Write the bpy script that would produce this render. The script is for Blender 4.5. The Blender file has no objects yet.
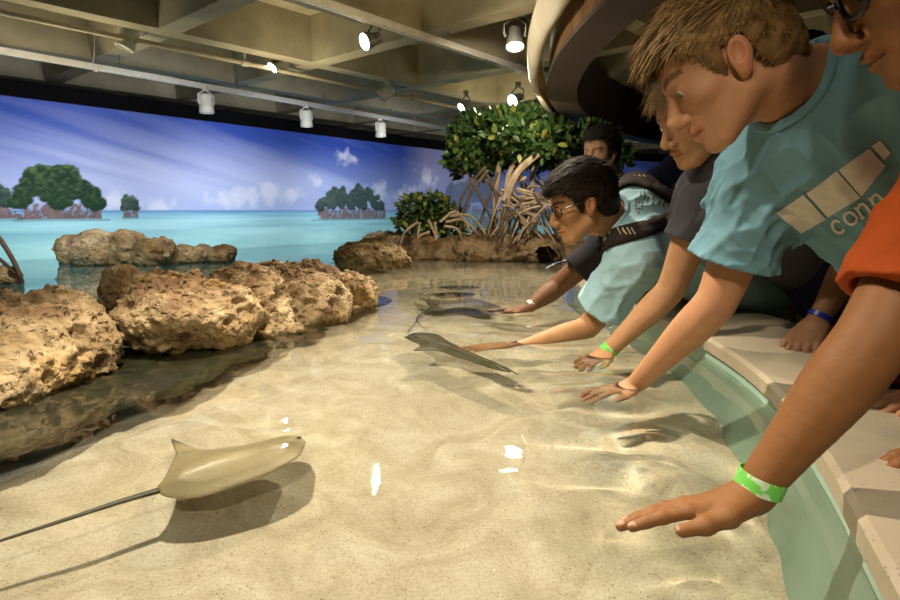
import bpy, bmesh, math, random
import numpy as np
from mathutils import Vector, Matrix
random.seed(7); rng = np.random.RandomState(11)
SC = bpy.context.scene
COL = SC.collection
PI = math.pi
# ---------------------------------------------------------------- camera
CAM_Z = 0.40                                   # eye height above the water
PITCH = math.atan(90/600)
cam = bpy.data.cameras.new('camera'); cam.lens = 24; cam.sensor_width = 36; cam.clip_start = .02; cam.clip_end = 100
camo = bpy.data.objects.new('camera', cam); COL.objects.link(camo)
camo.location = (0, 0, CAM_Z); camo.rotation_euler = (PI/2-PITCH, 0, 0); SC.camera = camo
cp, sp = math.cos(PITCH), math.sin(PITCH)
def at(px, py, Y):
    """the point at forward distance Y that the photograph shows at px, py"""
    x = (px-450)/600; y = (300-py)/600
    k = Y/(cp+y*sp)
    return np.array((x*k, Y, CAM_Z+(-sp+y*cp)*k))
def atz(px, py, z):
    x = (px-450)/600; y = (300-py)/600
    k = (z-CAM_Z)/(-sp+y*cp)
    return np.array((x*k, (cp+y*sp)*k, z))
def atw(px, py, z):
    """a point at depth z under the water, bent by the surface"""
    s = atz(px, py, 0.0); d = s-np.array((0, 0, CAM_Z)); d /= np.linalg.norm(d); e = 1/1.33
    c = -d[2]; t = e*d+np.array((0, 0, e*c-math.sqrt(1-e*e*(1-c*c)))); return s+t*(z/t[2])
# ---------------------------------------------------------------- scene helpers
def tag(o, label=None, cat=None, group=None, kind=None):
    if label: o['label'] = label
    if cat: o['category'] = cat
    if group: o['group'] = group
    if kind: o['kind'] = kind
    return o
def empty(name, loc=(0, 0, 0)):
    o = bpy.data.objects.new(name, None); COL.objects.link(o); o.location = loc; o.empty_display_size = .05
    return o
def link(name, me, m=None, parent=None, smooth=True):
    o = bpy.data.objects.new(name, me); COL.objects.link(o)
    if m is not None:
        for mm in (m if isinstance(m, (list, tuple)) else [m]): me.materials.append(mm)
    if smooth: me.polygons.foreach_set('use_smooth', [True]*len(me.polygons))
    if parent is not None:
        o.parent = parent; o.matrix_parent_inverse = Matrix.Translation(parent.location).inverted()
    return o
def mesh_np(name, V, Q):
    me = bpy.data.meshes.new(name); V = np.asarray(V, np.float32); Q = np.asarray(Q, np.int32)
    n = Q.shape[1]
    me.vertices.add(len(V)); me.vertices.foreach_set('co', V.ravel())
    me.loops.add(Q.size); me.loops.foreach_set('vertex_index', Q.ravel())
    me.polygons.add(len(Q)); me.polygons.foreach_set('loop_start', np.arange(0, Q.size, n, dtype=np.int32))
    me.update(calc_edges=True); me.validate()
    return me
def color_attr(me, C, name='tint'):
    a = me.color_attributes.new(name, 'FLOAT_COLOR', 'POINT')
    C = np.asarray(C, np.float32)
    if C.shape[1] == 3: C = np.hstack([C, np.ones((len(C), 1), np.float32)])
    a.data.foreach_set('color', C.ravel())
class MB:
    """collects shapes, then builds ONE mesh object"""
    def __init__(s): s.v = []; s.f = []
    def add(s, V, F):
        n = len(s.v); s.v += [tuple(map(float, p)) for p in V]; s.f += [tuple(i+n for i in f) for f in F]; return s
    def box(s, c, d, R=None):
        V = [np.array((x*d[0]/2, y*d[1]/2, z*d[2]/2)) for x in (-1, 1) for y in (-1, 1) for z in (-1, 1)]
        if R is not None: V = [R @ p for p in V]
        return s.add([p+np.array(c) for p in V], [(0, 1, 3, 2), (4, 6, 7, 5), (0, 4, 5, 1), (2, 3, 7, 6), (0, 2, 6, 4), (1, 5, 7, 3)])
    def tube(s, pts, rad, n=10, cap=True, flat=1.0, up=None):
        pts = [np.array(p, float) for p in pts]; N = len(pts)
        if not hasattr(rad, '__len__'): rad = [rad]*N
        V = []; nrm = None
        for i, p in enumerate(pts):
            t = pts[min(i+1, N-1)]-pts[max(i-1, 0)]; t /= max(np.linalg.norm(t), 1e-9)
            if nrm is None:
                a = np.array(up if up is not None else ((0, 0, 1) if abs(t[2]) < .9 else (1, 0, 0)), float); nrm = a-t*a.dot(t)
            else: nrm = nrm-t*nrm.dot(t)
            nrm /= max(np.linalg.norm(nrm), 1e-9); b = np.cross(t, nrm)
            for k in range(n):
                q = 2*PI*k/n; V.append(p+rad[i]*(flat*math.cos(q)*nrm+math.sin(q)*b))
        F = [(i*n+k, i*n+(k+1) % n, (i+1)*n+(k+1) % n, (i+1)*n+k) for i in range(N-1) for k in range(n)]
        if cap: F += [tuple(range(n-1, -1, -1)), tuple((N-1)*n+k for k in range(n))]
        return s.add(V, F)
    def lathe(s, prof, c, axis, n=24, cap=True):
        c = np.array(c, float); t = np.array(axis, float); t /= np.linalg.norm(t)
        a = np.array((0, 0, 1.)) if abs(t[2]) < .9 else np.array((1., 0, 0)); u = a-t*a.dot(t); u /= np.linalg.norm(u); b = np.cross(t, u)
        V = [c+t*h+r*(math.cos(2*PI*k/n)*u+math.sin(2*PI*k/n)*b) for r, h in prof for k in range(n)]
        N = len(prof)
        F = [(i*n+k, i*n+(k+1) % n, (i+1)*n+(k+1) % n, (i+1)*n+k) for i in range(N-1) for k in range(n)]
        if cap: F += [tuple(range(n-1, -1, -1)), tuple((N-1)*n+k for k in range(n))]
        return s.add(V, F)
    def prism(s, poly, z0, z1):
        n = len(poly); V = [(x, y, z0) for x, y in poly]+[(x, y, z1) for x, y in poly]
        return s.add(V, [tuple(range(n-1, -1, -1)), tuple(range(n, 2*n))]+[(i, (i+1) % n, n+(i+1) % n, n+i) for i in range(n)])
    def build(s, name, m, parent=None, smooth=False, bevel=0):
        me = bpy.data.meshes.new(name); me.from_pydata(s.v, [], s.f); me.update()
        bm = bmesh.new(); bm.from_mesh(me); bmesh.ops.recalc_face_normals(bm, faces=bm.faces)
        if bevel: bmesh.ops.bevel(bm, geom=bm.edges[:], offset=bevel, segments=2, affect='EDGES', profile=.6)
        bm.to_mesh(me); bm.free()
        o = link(name, me, m, parent, smooth)
        if smooth:
            try: me.set_sharp_from_angle(angle=R(40))
            except Exception: pass
        return o
def R(d): return d*PI/180
def unit(a):
    a = np.asarray(a, float); return a/np.linalg.norm(a)
def bez(P, n):
    """smooth curve through the points (Catmull-Rom)"""
    P = [np.array(p, float) for p in P]; out = []
    Q = [2*P[0]-P[1]]+P+[2*P[-1]-P[-2]]
    for i in range(1, len(Q)-2):
        for k in range(n):
            t = k/n; a, b, c, d = Q[i-1:i+3]
            out.append(.5*(2*b+(c-a)*t+(2*a-5*b+4*c-d)*t*t+(3*b-a-3*c+d)*t**3))
    out.append(P[-1]); return out
# ---------------------------------------------------------------- materials
class NT:
    def __init__(s, name):
        s.m = bpy.data.materials.new(name); s.m.use_nodes = True; s.t = s.m.node_tree; s.t.nodes.clear()
        s.out = s.t.nodes.new('ShaderNodeOutputMaterial')
    def n(s, typ, **k):
        nd = s.t.nodes.new('ShaderNode'+typ)
        for a, v in k.items():
            if a in nd.inputs: nd.inputs[a].default_value = v
            else: setattr(nd, a, v)
        return nd
    def l(s, a, b): s.t.links.new(a, b)
    def surf(s, sh): s.l(sh, s.out.inputs['Surface']); return s.m
def noise(T, scale, detail=4, rough=.55, vec=None, dist=0):
    n = T.n('TexNoise'); n.inputs['Scale'].default_value = scale; n.inputs['Detail'].default_value = detail
    n.inputs['Roughness'].default_value = rough; n.inputs['Distortion'].default_value = dist
    if vec is not None: T.l(vec, n.inputs['Vector'])
    return n
def ramp(T, fac, stops):
    r = T.n('ValToRGB'); e = r.color_ramp.elements
    while len(e) < len(stops): e.new(.5)
    for q, (p, c) in zip(e, stops): q.position = p; q.color = (*c[:3], 1)
    T.l(fac, r.inputs['Fac']); return r
def coords(T): return T.n('TexCoord').outputs['Object']
def mat(name, c1, c2=None, scale=8, rough=.6, bump=0, bscale=None, detail=5, metallic=0, spec=.5, stretch=None, sss=0, tint=None, lo=.35, hi=.65, bdist=.01, emit=None, estr=0):
    """noise mix of two colours + noise bump, optional vertex tint multiplied in"""
    T = NT(name); co = coords(T)
    if stretch:
        mp = T.n('Mapping'); mp.inputs['Scale'].default_value = stretch; T.l(co, mp.inputs['Vector']); co = mp.outputs['Vector']
    p = T.n('BsdfPrincipled'); p.inputs['Roughness'].default_value = rough; p.inputs['Metallic'].default_value = metallic
    p.inputs['Specular IOR Level'].default_value = spec
    c2 = c2 or tuple(min(1, v*.85) for v in c1)
    r = ramp(T, noise(T, scale, detail, vec=co).outputs['Fac'], [(lo, c2), (hi, c1)]); colr = r.outputs['Color']
    if tint:
        a = T.n('VertexColor', layer_name=tint); mx = T.n('MixRGB', blend_type='MULTIPLY'); mx.inputs['Fac'].default_value = 1
        T.l(colr, mx.inputs['Color1']); T.l(a.outputs['Color'], mx.inputs['Color2']); colr = mx.outputs['Color']
    T.l(colr, p.inputs['Base Color'])
    if sss:
        p.inputs['Subsurface Weight'].default_value = sss; p.inputs['Subsurface Radius'].default_value = (.6, .25, .12); p.inputs['Subsurface Scale'].default_value = .012
    if bump:
        b = T.n('Bump'); b.inputs['Strength'].default_value = bump; b.inputs['Distance'].default_value = bdist
        T.l(noise(T, bscale or scale*4, 6, .6, co).outputs['Fac'], b.inputs['Height']); T.l(b.outputs['Normal'], p.inputs['Normal'])
    if emit:
        p.inputs['Emission Color'].default_value = (*emit, 1); p.inputs['Emission Strength'].default_value = estr
    return T.surf(p.outputs['BSDF'])
# ---------------------------------------------------------------- numpy noise and signed-distance modelling
_L = np.random.RandomState(3).rand(32, 32, 32).astype(np.float32)
def vnoise(P, f=1.0, off=0.0):
    Q = np.asarray(P, np.float32)*np.float32(f)+np.float32(off)+np.float32(100)
    I = np.floor(Q).astype(np.int32); t = Q-I; t = t*t*(3-2*t)
    x, y, z = t[..., 0], t[..., 1], t[..., 2]
    a = I & 31; b = (I+1) & 31
    def g(i, j, k): return _L[i, j, k]
    x0, y0, z0 = a[..., 0], a[..., 1], a[..., 2]; x1, y1, z1 = b[..., 0], b[..., 1], b[..., 2]
    c00 = g(x0, y0, z0)*(1-x)+g(x1, y0, z0)*x; c10 = g(x0, y1, z0)*(1-x)+g(x1, y1, z0)*x
    c01 = g(x0, y0, z1)*(1-x)+g(x1, y0, z1)*x; c11 = g(x0, y1, z1)*(1-x)+g(x1, y1, z1)*x
    return (c00*(1-y)+c10*y)*(1-z)+(c01*(1-y)+c11*y)*z-.5
def fbm(P, f, o=4, g=.5, off=0.0):
    s = 0; a = 1.0
    for i in range(o): s = s+a*vnoise(P, f*(2.03**i), off+7.3*i); a *= g
    return s
def smin(a, b, k):
    if k <= 0: return np.minimum(a, b)
    h = np.maximum(k-np.abs(a-b), 0)/k
    return np.minimum(a, b)-h*h*k*.25
def smax(a, b, k): return -smin(-a, -b, k)
class Op:
    def __init__(s, f, lo, hi, k=.01, mode='u'): s.f, s.lo, s.hi, s.k, s.mode = f, np.array(lo, float), np.array(hi, float), k, mode
def cap(a, b, ra, rb=None, k=.012, mode='u'):
    a = np.array(a, float); b = np.array(b, float); rb = ra if rb is None else rb; d = b-a; dd = max(d.dot(d), 1e-12)
    def f(P):
        t = np.clip(((P-a) @ d)/dd, 0, 1)
        return np.linalg.norm(P-a-t[..., None]*d, axis=-1)-(ra+(rb-ra)*t)
    m = max(ra, rb); return Op(f, np.minimum(a, b)-m, np.maximum(a, b)+m, k, mode)
def chain(pts, rads, k=.01, mode='u'):
    return [cap(pts[i], pts[i+1], rads[i], rads[i+1], k, mode) for i in range(len(pts)-1)]
def ell(c, r, M=None, k=.012, mode='u'):
    """ellipsoid; M columns are its axes"""
    c = np.array(c, float); r = np.array(r, float)
    def f(P):
        q = P-c
        if M is not None: q = q @ M
        k0 = np.linalg.norm(q/r, axis=-1); k1 = np.linalg.norm(q/(r*r), axis=-1)
        return k0*(k0-1)/np.maximum(k1, 1e-9)
    m = r.max() if M is not None else r
    return Op(f, c-m, c+m, k, mode)
def ecap(a, b, wa, wb, ha, hb, wdir, k=.03, mode='u'):
    """tapered capsule of oval section: half width along wdir, half height across it"""
    a = np.array(a, float); b = np.array(b, float); d = b-a; L = np.linalg.norm(d); t_ = d/L
    w = np.array(wdir, float); w = w-t_*w.dot(t_); w /= np.linalg.norm(w); h = np.cross(t_, w)
    def f(P):
        q = P-a; s = q @ t_; t = np.clip(s/L, 0, 1); e = s-t*L
        W = wa+(wb-wa)*t; H = ha+(hb-ha)*t
        x = (q @ w)/W; y = (q @ h)/H; z = e/np.minimum(W, H)
        k0 = np.sqrt(x*x+y*y+z*z); k1 = np.sqrt((x/W)**2+(y/H)**2+(z/np.minimum(W, H))**2)
        return k0*(k0-1)/np.maximum(k1, 1e-9)
    m = max(wa, wb, ha, hb); return Op(f, np.minimum(a, b)-m, np.maximum(a, b)+m, k, mode)
def limb(pts, rads, n=4):
    """smooth tapering limb through the joints"""
    D = bez([np.append(p, r) for p, r in zip(pts, rads)], n)
    return [cap(D[i][:3], D[i+1][:3], D[i][3], D[i+1][3], 0) for i in range(len(D)-1)]
def half(p, n, mode='i', k=0):
    """keeps the side the normal points away from"""
    p = np.array(p, float); n = unit(n)
    return Op(lambda P: (P-p) @ n, [-9]*3, [9]*3, k, mode)
def disp(f): return Op(f, [-9]*3, [9]*3, 0, 'd')
def sdf_field(ops, lo, hi, h, post=None):
    lo = np.array(lo, float); n = np.maximum(np.ceil((np.array(hi)-lo)/h).astype(int)+1, 3)
    F = np.full(n, .06, np.float32)
    ax = [lo[i]+h*np.arange(n[i]) for i in range(3)]
    for op in ops:
        m = op.k+4*h+(.02 if op.mode != 'u' else .012)
        i0 = np.clip(np.floor((op.lo-m-lo)/h).astype(int), 0, n); i1 = np.clip(np.ceil((op.hi+m-lo)/h).astype(int)+1, 0, n)
        if np.any(i1 <= i0): continue
        sl = tuple(slice(a, b) for a, b in zip(i0, i1))
        if op.mode == 'd':                                 # displacement near the surface
            ii = np.nonzero(F < .055)
            if len(ii[0]): F[ii] += op.f(np.stack([ax[q][ii[q]] for q in range(3)], -1).astype(np.float32)).astype(np.float32)
            continue
        P = np.stack(np.meshgrid(*[ax[i][sl[i]] for i in range(3)], indexing='ij'), -1).astype(np.float32)
        d = op.f(P).astype(np.float32); cur = F[sl]
        if op.mode == 'u': F[sl] = smin(cur, d, op.k)
        elif op.mode == 's': F[sl] = smax(cur, -d, op.k)
        elif op.mode == 'i': F[sl] = smax(cur, d, op.k)
    return F, lo, h
def nets(F, lo, h):
    ins = F < 0; n = np.array(F.shape)
    c = np.zeros(n-1, np.int8)
    for i in (0, 1):
        for j in (0, 1):
            for k in (0, 1): c += ins[i:n[0]-1+i, j:n[1]-1+j, k:n[2]-1+k]
    mixed = (c > 0) & (c < 8); ci = np.argwhere(mixed)
    ids = np.full(n-1, -1, np.int32); ids[mixed] = np.arange(len(ci))
    S = np.zeros((len(ci), 3)); N = np.zeros(len(ci))
    cor = [(i, j, k) for i in (0, 1) for j in (0, 1) for k in (0, 1)]
    vals = {q: F[ci[:, 0]+q[0], ci[:, 1]+q[1], ci[:, 2]+q[2]] for q in cor}
    for a in cor:
        for ax in range(3):
            if a[ax]: continue
            b = list(a); b[ax] = 1; b = tuple(b); fa, fb = vals[a], vals[b]
            m = (fa < 0) != (fb < 0); t = np.where(m, fa/np.where(m, fa-fb, 1), 0)
            p = np.array(a, float)[None]+t[:, None]*(np.array(b, float)-np.array(a, float))[None]
            S[m] += p[m]; N[m] += 1
    V = lo+h*(ci+S/N[:, None])
    Qs = []
    for ax in range(3):
        o1, o2 = (ax+1) % 3, (ax+2) % 3
        s0 = [slice(None)]*3; s1 = [slice(None)]*3; s0[ax] = slice(0, -1); s1[ax] = slice(1, None)
        for o in (o1, o2): s0[o] = slice(1, -1); s1[o] = slice(1, -1)
        e = np.argwhere(ins[tuple(s0)] != ins[tuple(s1)])
        if not len(e): continue
        e[:, o1] += 1; e[:, o2] += 1
        def cid(d1, d2):
            q = e.copy(); q[:, o1] -= d1; q[:, o2] -= d2; return ids[q[:, 0], q[:, 1], q[:, 2]]
        Q = np.stack([cid(1, 1), cid(0, 1), cid(0, 0), cid(1, 0)], 1)
        fl = ~ins[e[:, 0], e[:, 1], e[:, 2]]; Q[fl] = Q[fl][:, ::-1]
        Qs.append(Q)
    return V, (np.vstack(Qs) if Qs else np.zeros((0, 4), np.int32))
def sdf_mesh(ops, lo, hi, h):
    return nets(*sdf_field(ops, lo, hi, h))
def ops_box(ops, pad=.02):
    u = [o for o in ops if o.mode == 'u']
    return np.min([o.lo for o in u], 0)-pad, np.max([o.hi for o in u], 0)+pad
def sdf_obj(name, ops, h, m, parent=None, lo=None, hi=None, tint=None):
    l, u = ops_box(ops)
    V, Q = sdf_mesh(ops, l if lo is None else lo, u if hi is None else hi, h)
    me = mesh_np(name, V, Q)
    if tint is not None: color_attr(me, tint(V))
    return link(name, me, m, parent)
# ================================================================ THE PLACE
U = unit((.662, .7495, 0)); W = np.array((-U[1], U[0], 0))
M_conc = mat('concrete', (.42, .37, .25), (.29, .255, .17), scale=3, rough=.85, bump=.35, bscale=30, detail=8)
M_black = mat('black_paint', (.004, .004, .005), (.003, .003, .003), rough=.9, spec=.05)
M_dark = mat('dark_hall_paint', (.012, .012, .014), (.007, .007, .009), rough=.8)
M_hallfloor = mat('dark_carpet', (.03, .027, .026), (.018, .016, .016), scale=60, rough=.95, bump=.3)
# sand: pale grains with dark flecks and a soft wavy relief
def sand_mat():
    T = NT('pool_sand'); co = coords(T); p = T.n('BsdfPrincipled'); p.inputs['Roughness'].default_value = .9; p.inputs['Specular IOR Level'].default_value = .15
    base = ramp(T, noise(T, 6, 7, .62, co, 1.6).outputs['Fac'], [(.3, (.53, .45, .31)), (.5, (.68, .60, .45)), (.70, (.80, .74, .60))])
    v = T.n('TexVoronoi'); v.inputs['Scale'].default_value = 130; T.l(co, v.inputs['Vector'])
    sp_ = ramp(T, v.outputs['Color'], [(0, (.0,)*3), (.05, (.0,)*3), (.12, (1,)*3)])
    v2 = T.n('TexVoronoi'); v2.inputs['Scale'].default_value = 135; T.l(co, v2.inputs['Vector'])
    dot = ramp(T, v2.outputs['Distance'], [(.0, (.16, .12, .07)), (.16, (.35, .28, .18)), (.26, (1, 1, 1))])
    gate = ramp(T, noise(T, 60, 3, .6, co).outputs['Fac'], [(.40, (1, 1, 1)), (.62, (0, 0, 0))])
    mx0 = T.n('MixRGB', blend_type='MIX'); T.l(gate.outputs['Color'], mx0.inputs['Fac']); T.l(dot.outputs['Color'], mx0.inputs['Color1']); mx0.inputs['Color2'].default_value = (1, 1, 1, 1)
    mx = T.n('MixRGB', blend_type='MULTIPLY'); mx.inputs['Fac'].default_value = .75
    T.l(base.outputs['Color'], mx.inputs['Color1']); T.l(mx0.outputs['Color'], mx.inputs['Color2'])
    fine = ramp(T, noise(T, 220, 2, .5, co).outputs['Fac'], [(.35, (.72, .68, .6)), (.6, (1, 1, 1))])
    mx2 = T.n('MixRGB', blend_type='MULTIPLY'); mx2.inputs['Fac'].default_value = .55
    T.l(mx.outputs['Color'], mx2.inputs['Color1']); T.l(fine.outputs['Color'], mx2.inputs['Color2']); T.l(mx2.outputs['Color'], p.inputs['Base Color'])
    b = T.n('Bump'); b.inputs['Strength'].default_value = .35; b.inputs['Distance'].default_value = .006
    T.l(noise(T, 160, 3, .6, co).outputs['Fac'], b.inputs['Height']); T.l(b.outputs['Normal'], p.inputs['Normal'])
    return T.surf(p.outputs['BSDF'])
M_sand = sand_mat()
M_lagoon = mat('turquoise_pool_paint', (.16, .42, .43), (.10, .33, .37), scale=2.5, rough=.7)
M_green = mat('green_pool_paint', (.42, .62, .52), (.34, .55, .46), scale=4, rough=.45, bump=.1, bscale=20)
def coping_mat():
    T = NT('speckled_coping_stone'); co = coords(T); p = T.n('BsdfPrincipled'); p.inputs['Roughness'].default_value = .45
    v = T.n('TexVoronoi'); v.inputs['Scale'].default_value = 130; v.inputs['Randomness'].default_value = 1; T.l(co, v.inputs['Vector'])
    fl = ramp(T, v.outputs['Distance'], [(.0, (.21, .16, .10)), (.16, (.25, .19, .13)), (.24, (.45, .39, .30))])
    g = ramp(T, noise(T, 30, 4, .6, co).outputs['Fac'], [(.45, (0, 0, 0)), (.6, (1, 1, 1))])
    mx = T.n('MixRGB'); T.l(g.outputs['Color'], mx.inputs['Fac']); mx.inputs['Color1'].default_value = (.47, .395, .285, 1); T.l(fl.outputs['Color'], mx.inputs['Color2'])
    T.l(mx.outputs['Color'], p.inputs['Base Color'])
    return T.surf(p.outputs['BSDF'])
M_coping = coping_mat()
# ---- pool outline on the visitors' side (inner edge of the coping)
edge = bez([(.10, -1.3), (.16, -.5), (.30, .20), (.42, .528), (.541, .84), (.645, 1.19), (.69, 1.55), (.685, 1.9), (.63, 2.35), (.60, 2.8), (.72, 3.4), (1.0, 4.2), (1.5, 5.2), (2.4, 6.4), (3.6, 7.4)], 8)
edge = [np.array((p[0], p[1])) for p in edge]
def edge_off(d):
    out = []
    for i, p in enumerate(edge):
        t = edge[min(i+1, len(edge)-1)]-edge[max(i-1, 0)]; t /= np.linalg.norm(t)
        out.append(p+d*np.array((t[1], -t[0])))
    return out
def edge_x(y):
    ys = [p[1] for p in edge]; xs = [p[0] for p in edge]; return float(np.interp(y, ys, xs))
def strip(name, A, za, B, zb, m):
    n = len(A); V = [(*p, za) for p in A]+[(*p, zb) for p in B]
    return MB().add(V, [(i, i+1, n+i+1, n+i) for i in range(n-1)])
FLOOR_Z = -.29
# coping: a slab with a rounded nose
def sweep_edge(prof):
    m = MB(); rows = [edge_off(d) for d, z in prof]; n = len(edge)
    V = [(*rows[j][i], prof[j][1]) for j in range(len(prof)) for i in range(n)]
    F = [(j*n+i, j*n+i+1, ((j+1) % len(prof))*n+i+1, ((j+1) % len(prof))*n+i) for j in range(len(prof)) for i in range(n-1)]
    return m.add(V, F)
CZ = .06
cop = sweep_edge([(.0, CZ-.008), (.008, CZ), (.36, CZ), (.37, CZ-.01), (.37, CZ-.035), (.0, CZ-.035)]).build('trim_1', M_coping, smooth=True)
tag(cop, 'cream speckled stone coping along the pool edge', 'coping', kind='structure')
pw = sweep_edge([(.012, CZ-.03), (.30, CZ-.03), (.30, -.75), (-.035, -.75), (-.035, FLOOR_Z-.01), (.005, -.02)]).build('wall_pool', M_green, smooth=False)
tag(pw, 'green painted pool wall under the stone coping', 'pool wall', kind='structure')
# ---- ridge line: sand on the right of it, turquoise lagoon on the left
ridge = bez([(-1.75, -1.3), (-1.45, 0), (-1.12, 1.0), (-.98, 1.5), (-.78, 2.0), (-.60, 2.6), (-.62, 3.4), (-.62, 4.3), (-.5, 5.2), (-.2, 6.2)], 6)
def ridge_x(y): return float(np.interp(y, [p[1] for p in ridge], [p[0] for p in ridge]))
ys = np.concatenate([np.linspace(-1.3, .5, 30), np.linspace(.52, 2.6, 150), np.linspace(2.64, 6.2, 70)])
V = []; nx = 150
for y in ys:
    a, b = ridge_x(y)-.05, edge_x(y)+.03
    for i in range(nx): V.append((a+(b-a)*i/(nx-1), y, FLOOR_Z))
V = np.array(V); q = V.copy(); q[:, 2] = 0
wob = q.copy(); wob[:, 0] += .15*vnoise(q, 2.1); wob[:, 1] += .15*vnoise(q, 2.3, 9)
V[:, 2] += .020*fbm(q, 3.2, 3)+.010*np.sin(38*(wob[:, 1]+.55*wob[:, 0])+5*vnoise(q, 3))*np.clip(.5+vnoise(q, 2.2, 4)*2, 0, 1)*np.exp(-((q[:, 1]-1.0)/1.2)**2)
ny = len(ys)
Q = [(j*nx+i, j*nx+i+1, (j+1)*nx+i+1, (j+1)*nx+i) for j in range(ny-1) for i in range(nx-1)]
fl = link('floor', mesh_np('floor', V, Q), M_sand)
tag(fl, 'pale rippled sand covering the bottom of the touch pool', 'sand', kind='structure')
lag = strip('floor', [(p[0], p[1]) for p in ridge], -.30, [(-7, p[1]) for p in ridge], -.30, None)
lag.add([(-7, 6.2, -.3), (-.2, 6.2, -.3), (4, 6.2, -.3), (4, 13, -.3), (-7, 13, -.3)], [(0, 1, 2, 3, 4)])
lag = lag.build('floor', M_lagoon); tag(lag, 'turquoise painted lagoon bottom behind the rocks', 'pool floor', kind='structure')
# ---- water surface: a fine grid near the hands where it is disturbed
RIP = [(.28, 1.22, .010, 30, .16), (.25, 1.12, .007, 42, .14), (.34, 1.50, .007, 40, .15), (.33, 1.85, .008, 36, .20), (.10, 2.05, .005, 30, .25), (.25, 2.35, .004, 40, .22), (.35, .98, .006, 40, .16)]
def water_z(x, y):
    P = np.stack([x, y, np.zeros_like(x)], -1)
    z = .0022*fbm(P, 4.0, 3)+.0006*vnoise(P, 17)
    w = vnoise(P, 6)*.05; w2 = vnoise(P, 6, 5)*.05
    for cx, cy, a, k, s in RIP:
        r = np.hypot((x-cx+w)*.8, y-cy+w2); z += a*.5*np.cos(k*r+3*vnoise(P, 5, cx*9))*np.exp(-(r/s)**2)
    return z
ysw = np.concatenate([np.linspace(-1.3, .4, 18), np.linspace(.42, 2.7, 230), np.linspace(2.75, 6, 60), np.linspace(6.3, 13, 12)])
V = []; nx = 190
for y in ysw:
    xr = min(edge_x(y)+.012, 4); xs = np.concatenate([np.linspace(-7, -1.3, 12), np.linspace(-1.25, xr, nx-12)])
    V += [(x, y, 0) for x in xs]
V = np.array(V); V[:, 2] = water_z(V[:, 0], V[:, 1])
Q = [(j*nx+i, j*nx+i+1, (j+1)*nx+i+1, (j+1)*nx+i) for j in range(len(ysw)-1) for i in range(nx-1)]
def water_mat():
    T = NT('clear_water'); co = coords(T)
    g = T.n('BsdfPrincipled'); g.inputs['Transmission Weight'].default_value = 1; g.inputs['Roughness'].default_value = 0; g.inputs['IOR'].default_value = 1.33
    g.inputs['Base Color'].default_value = (.95, .985, .95, 1)
    return T.surf(g.outputs['BSDF'])
wat = link('water', mesh_np('water', V, Q), water_mat())
tag(wat, 'clear shallow water of the touch pool', 'water', kind='structure')
# ---- waffle ceiling
CEIL, CELL, DEP, BW = 1.60, 1.24, .34, .075
node = np.array((-1.954, 4.339, 0))
cm = MB()
for i in range(-9, 11):
    for j in range(-9, 5):
        o = node+U*CELL*i+W*CELL*j
        if o[0] > 8.5 or o[0] < -8.5 or o[1] > 14 or o[1] < -6: continue
        c = [(0, 0), (1, 0), (1, 1), (0, 1)]
        outer = [o+U*CELL*a+W*CELL*b+np.array((0, 0, CEIL)) for a, b in c]
        e = BW; inner = [o+U*(e+(CELL-2*e)*a)+W*(e+(CELL-2*e)*b)+np.array((0, 0, CEIL)) for a, b in c]
        e = BW+.05; mid = [o+U*(e+(CELL-2*e)*a)+W*(e+(CELL-2*e)*b)+np.array((0, 0, CEIL+DEP)) for a, b in c]
        V = outer+inner+mid
        F = [(k, (k+1) % 4, 4+(k+1) % 4, 4+k) for k in range(4)]+[(4+k, 4+(k+1) % 4, 8+(k+1) % 4, 8+k) for k in range(4)]+[(8, 9, 10, 11)]
        cm.add(V, F)
ce = cm.build('ceiling', M_conc); tag(ce, 'grey concrete waffle ceiling with deep square coffers', 'ceiling', kind='structure')
# ---- dark hall shell
def wall(name, a, b, z0, z1, m, label, t=.1):
    a = np.array(a, float); b = np.array(b, float); d = unit(np.append(b-a, 0)); n = np.array((-d[1], d[0], 0))*t
    A = [*a, 0]; mb = MB(); V = []
    for p in (a, b):
        for s in (0, 1): 
            q = np.array((*p, 0))+n*s; V += [(q[0], q[1], z0), (q[0], q[1], z1)]
    mb.add(V, [(0, 1, 5, 4), (2, 6, 7, 3), (0, 2, 3, 1), (4, 5, 7, 6), (1, 3, 7, 5), (0, 4, 6, 2)])
    return tag(mb.build(name, m), label, 'wall', kind='structure')
wall('wall_back', (8.2, 13.4), (-8.2, 13.4), -.8, 2.0, M_dark, 'dark far wall of the exhibit hall', -.1)
wall('wall_right', (8.2, -5), (8.2, 13.4), -.8, 2.0, M_dark, 'dark side wall of the exhibit hall')
wall('wall_left', (-8.2, 13.4), (-8.2, -5), -.8, 2.0, M_dark, 'dark wall beyond the lagoon')
wall('wall_front', (-8.2, -5), (8.2, -5), -.8, 2.0, M_dark, 'dark wall behind the viewer')
hf = [(p[0], p[1]) for p in edge_off(.25)]
hp = MB().prism([(x, y) for x, y in hf]+[(3.6, 13.4), (8.2, 13.4), (8.2, -5), (.3, -5)], -.85, -.75).build('floor', M_hallfloor)
tag(hp, 'dark carpet of the visitors\' side', 'floor', kind='structure')
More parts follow.
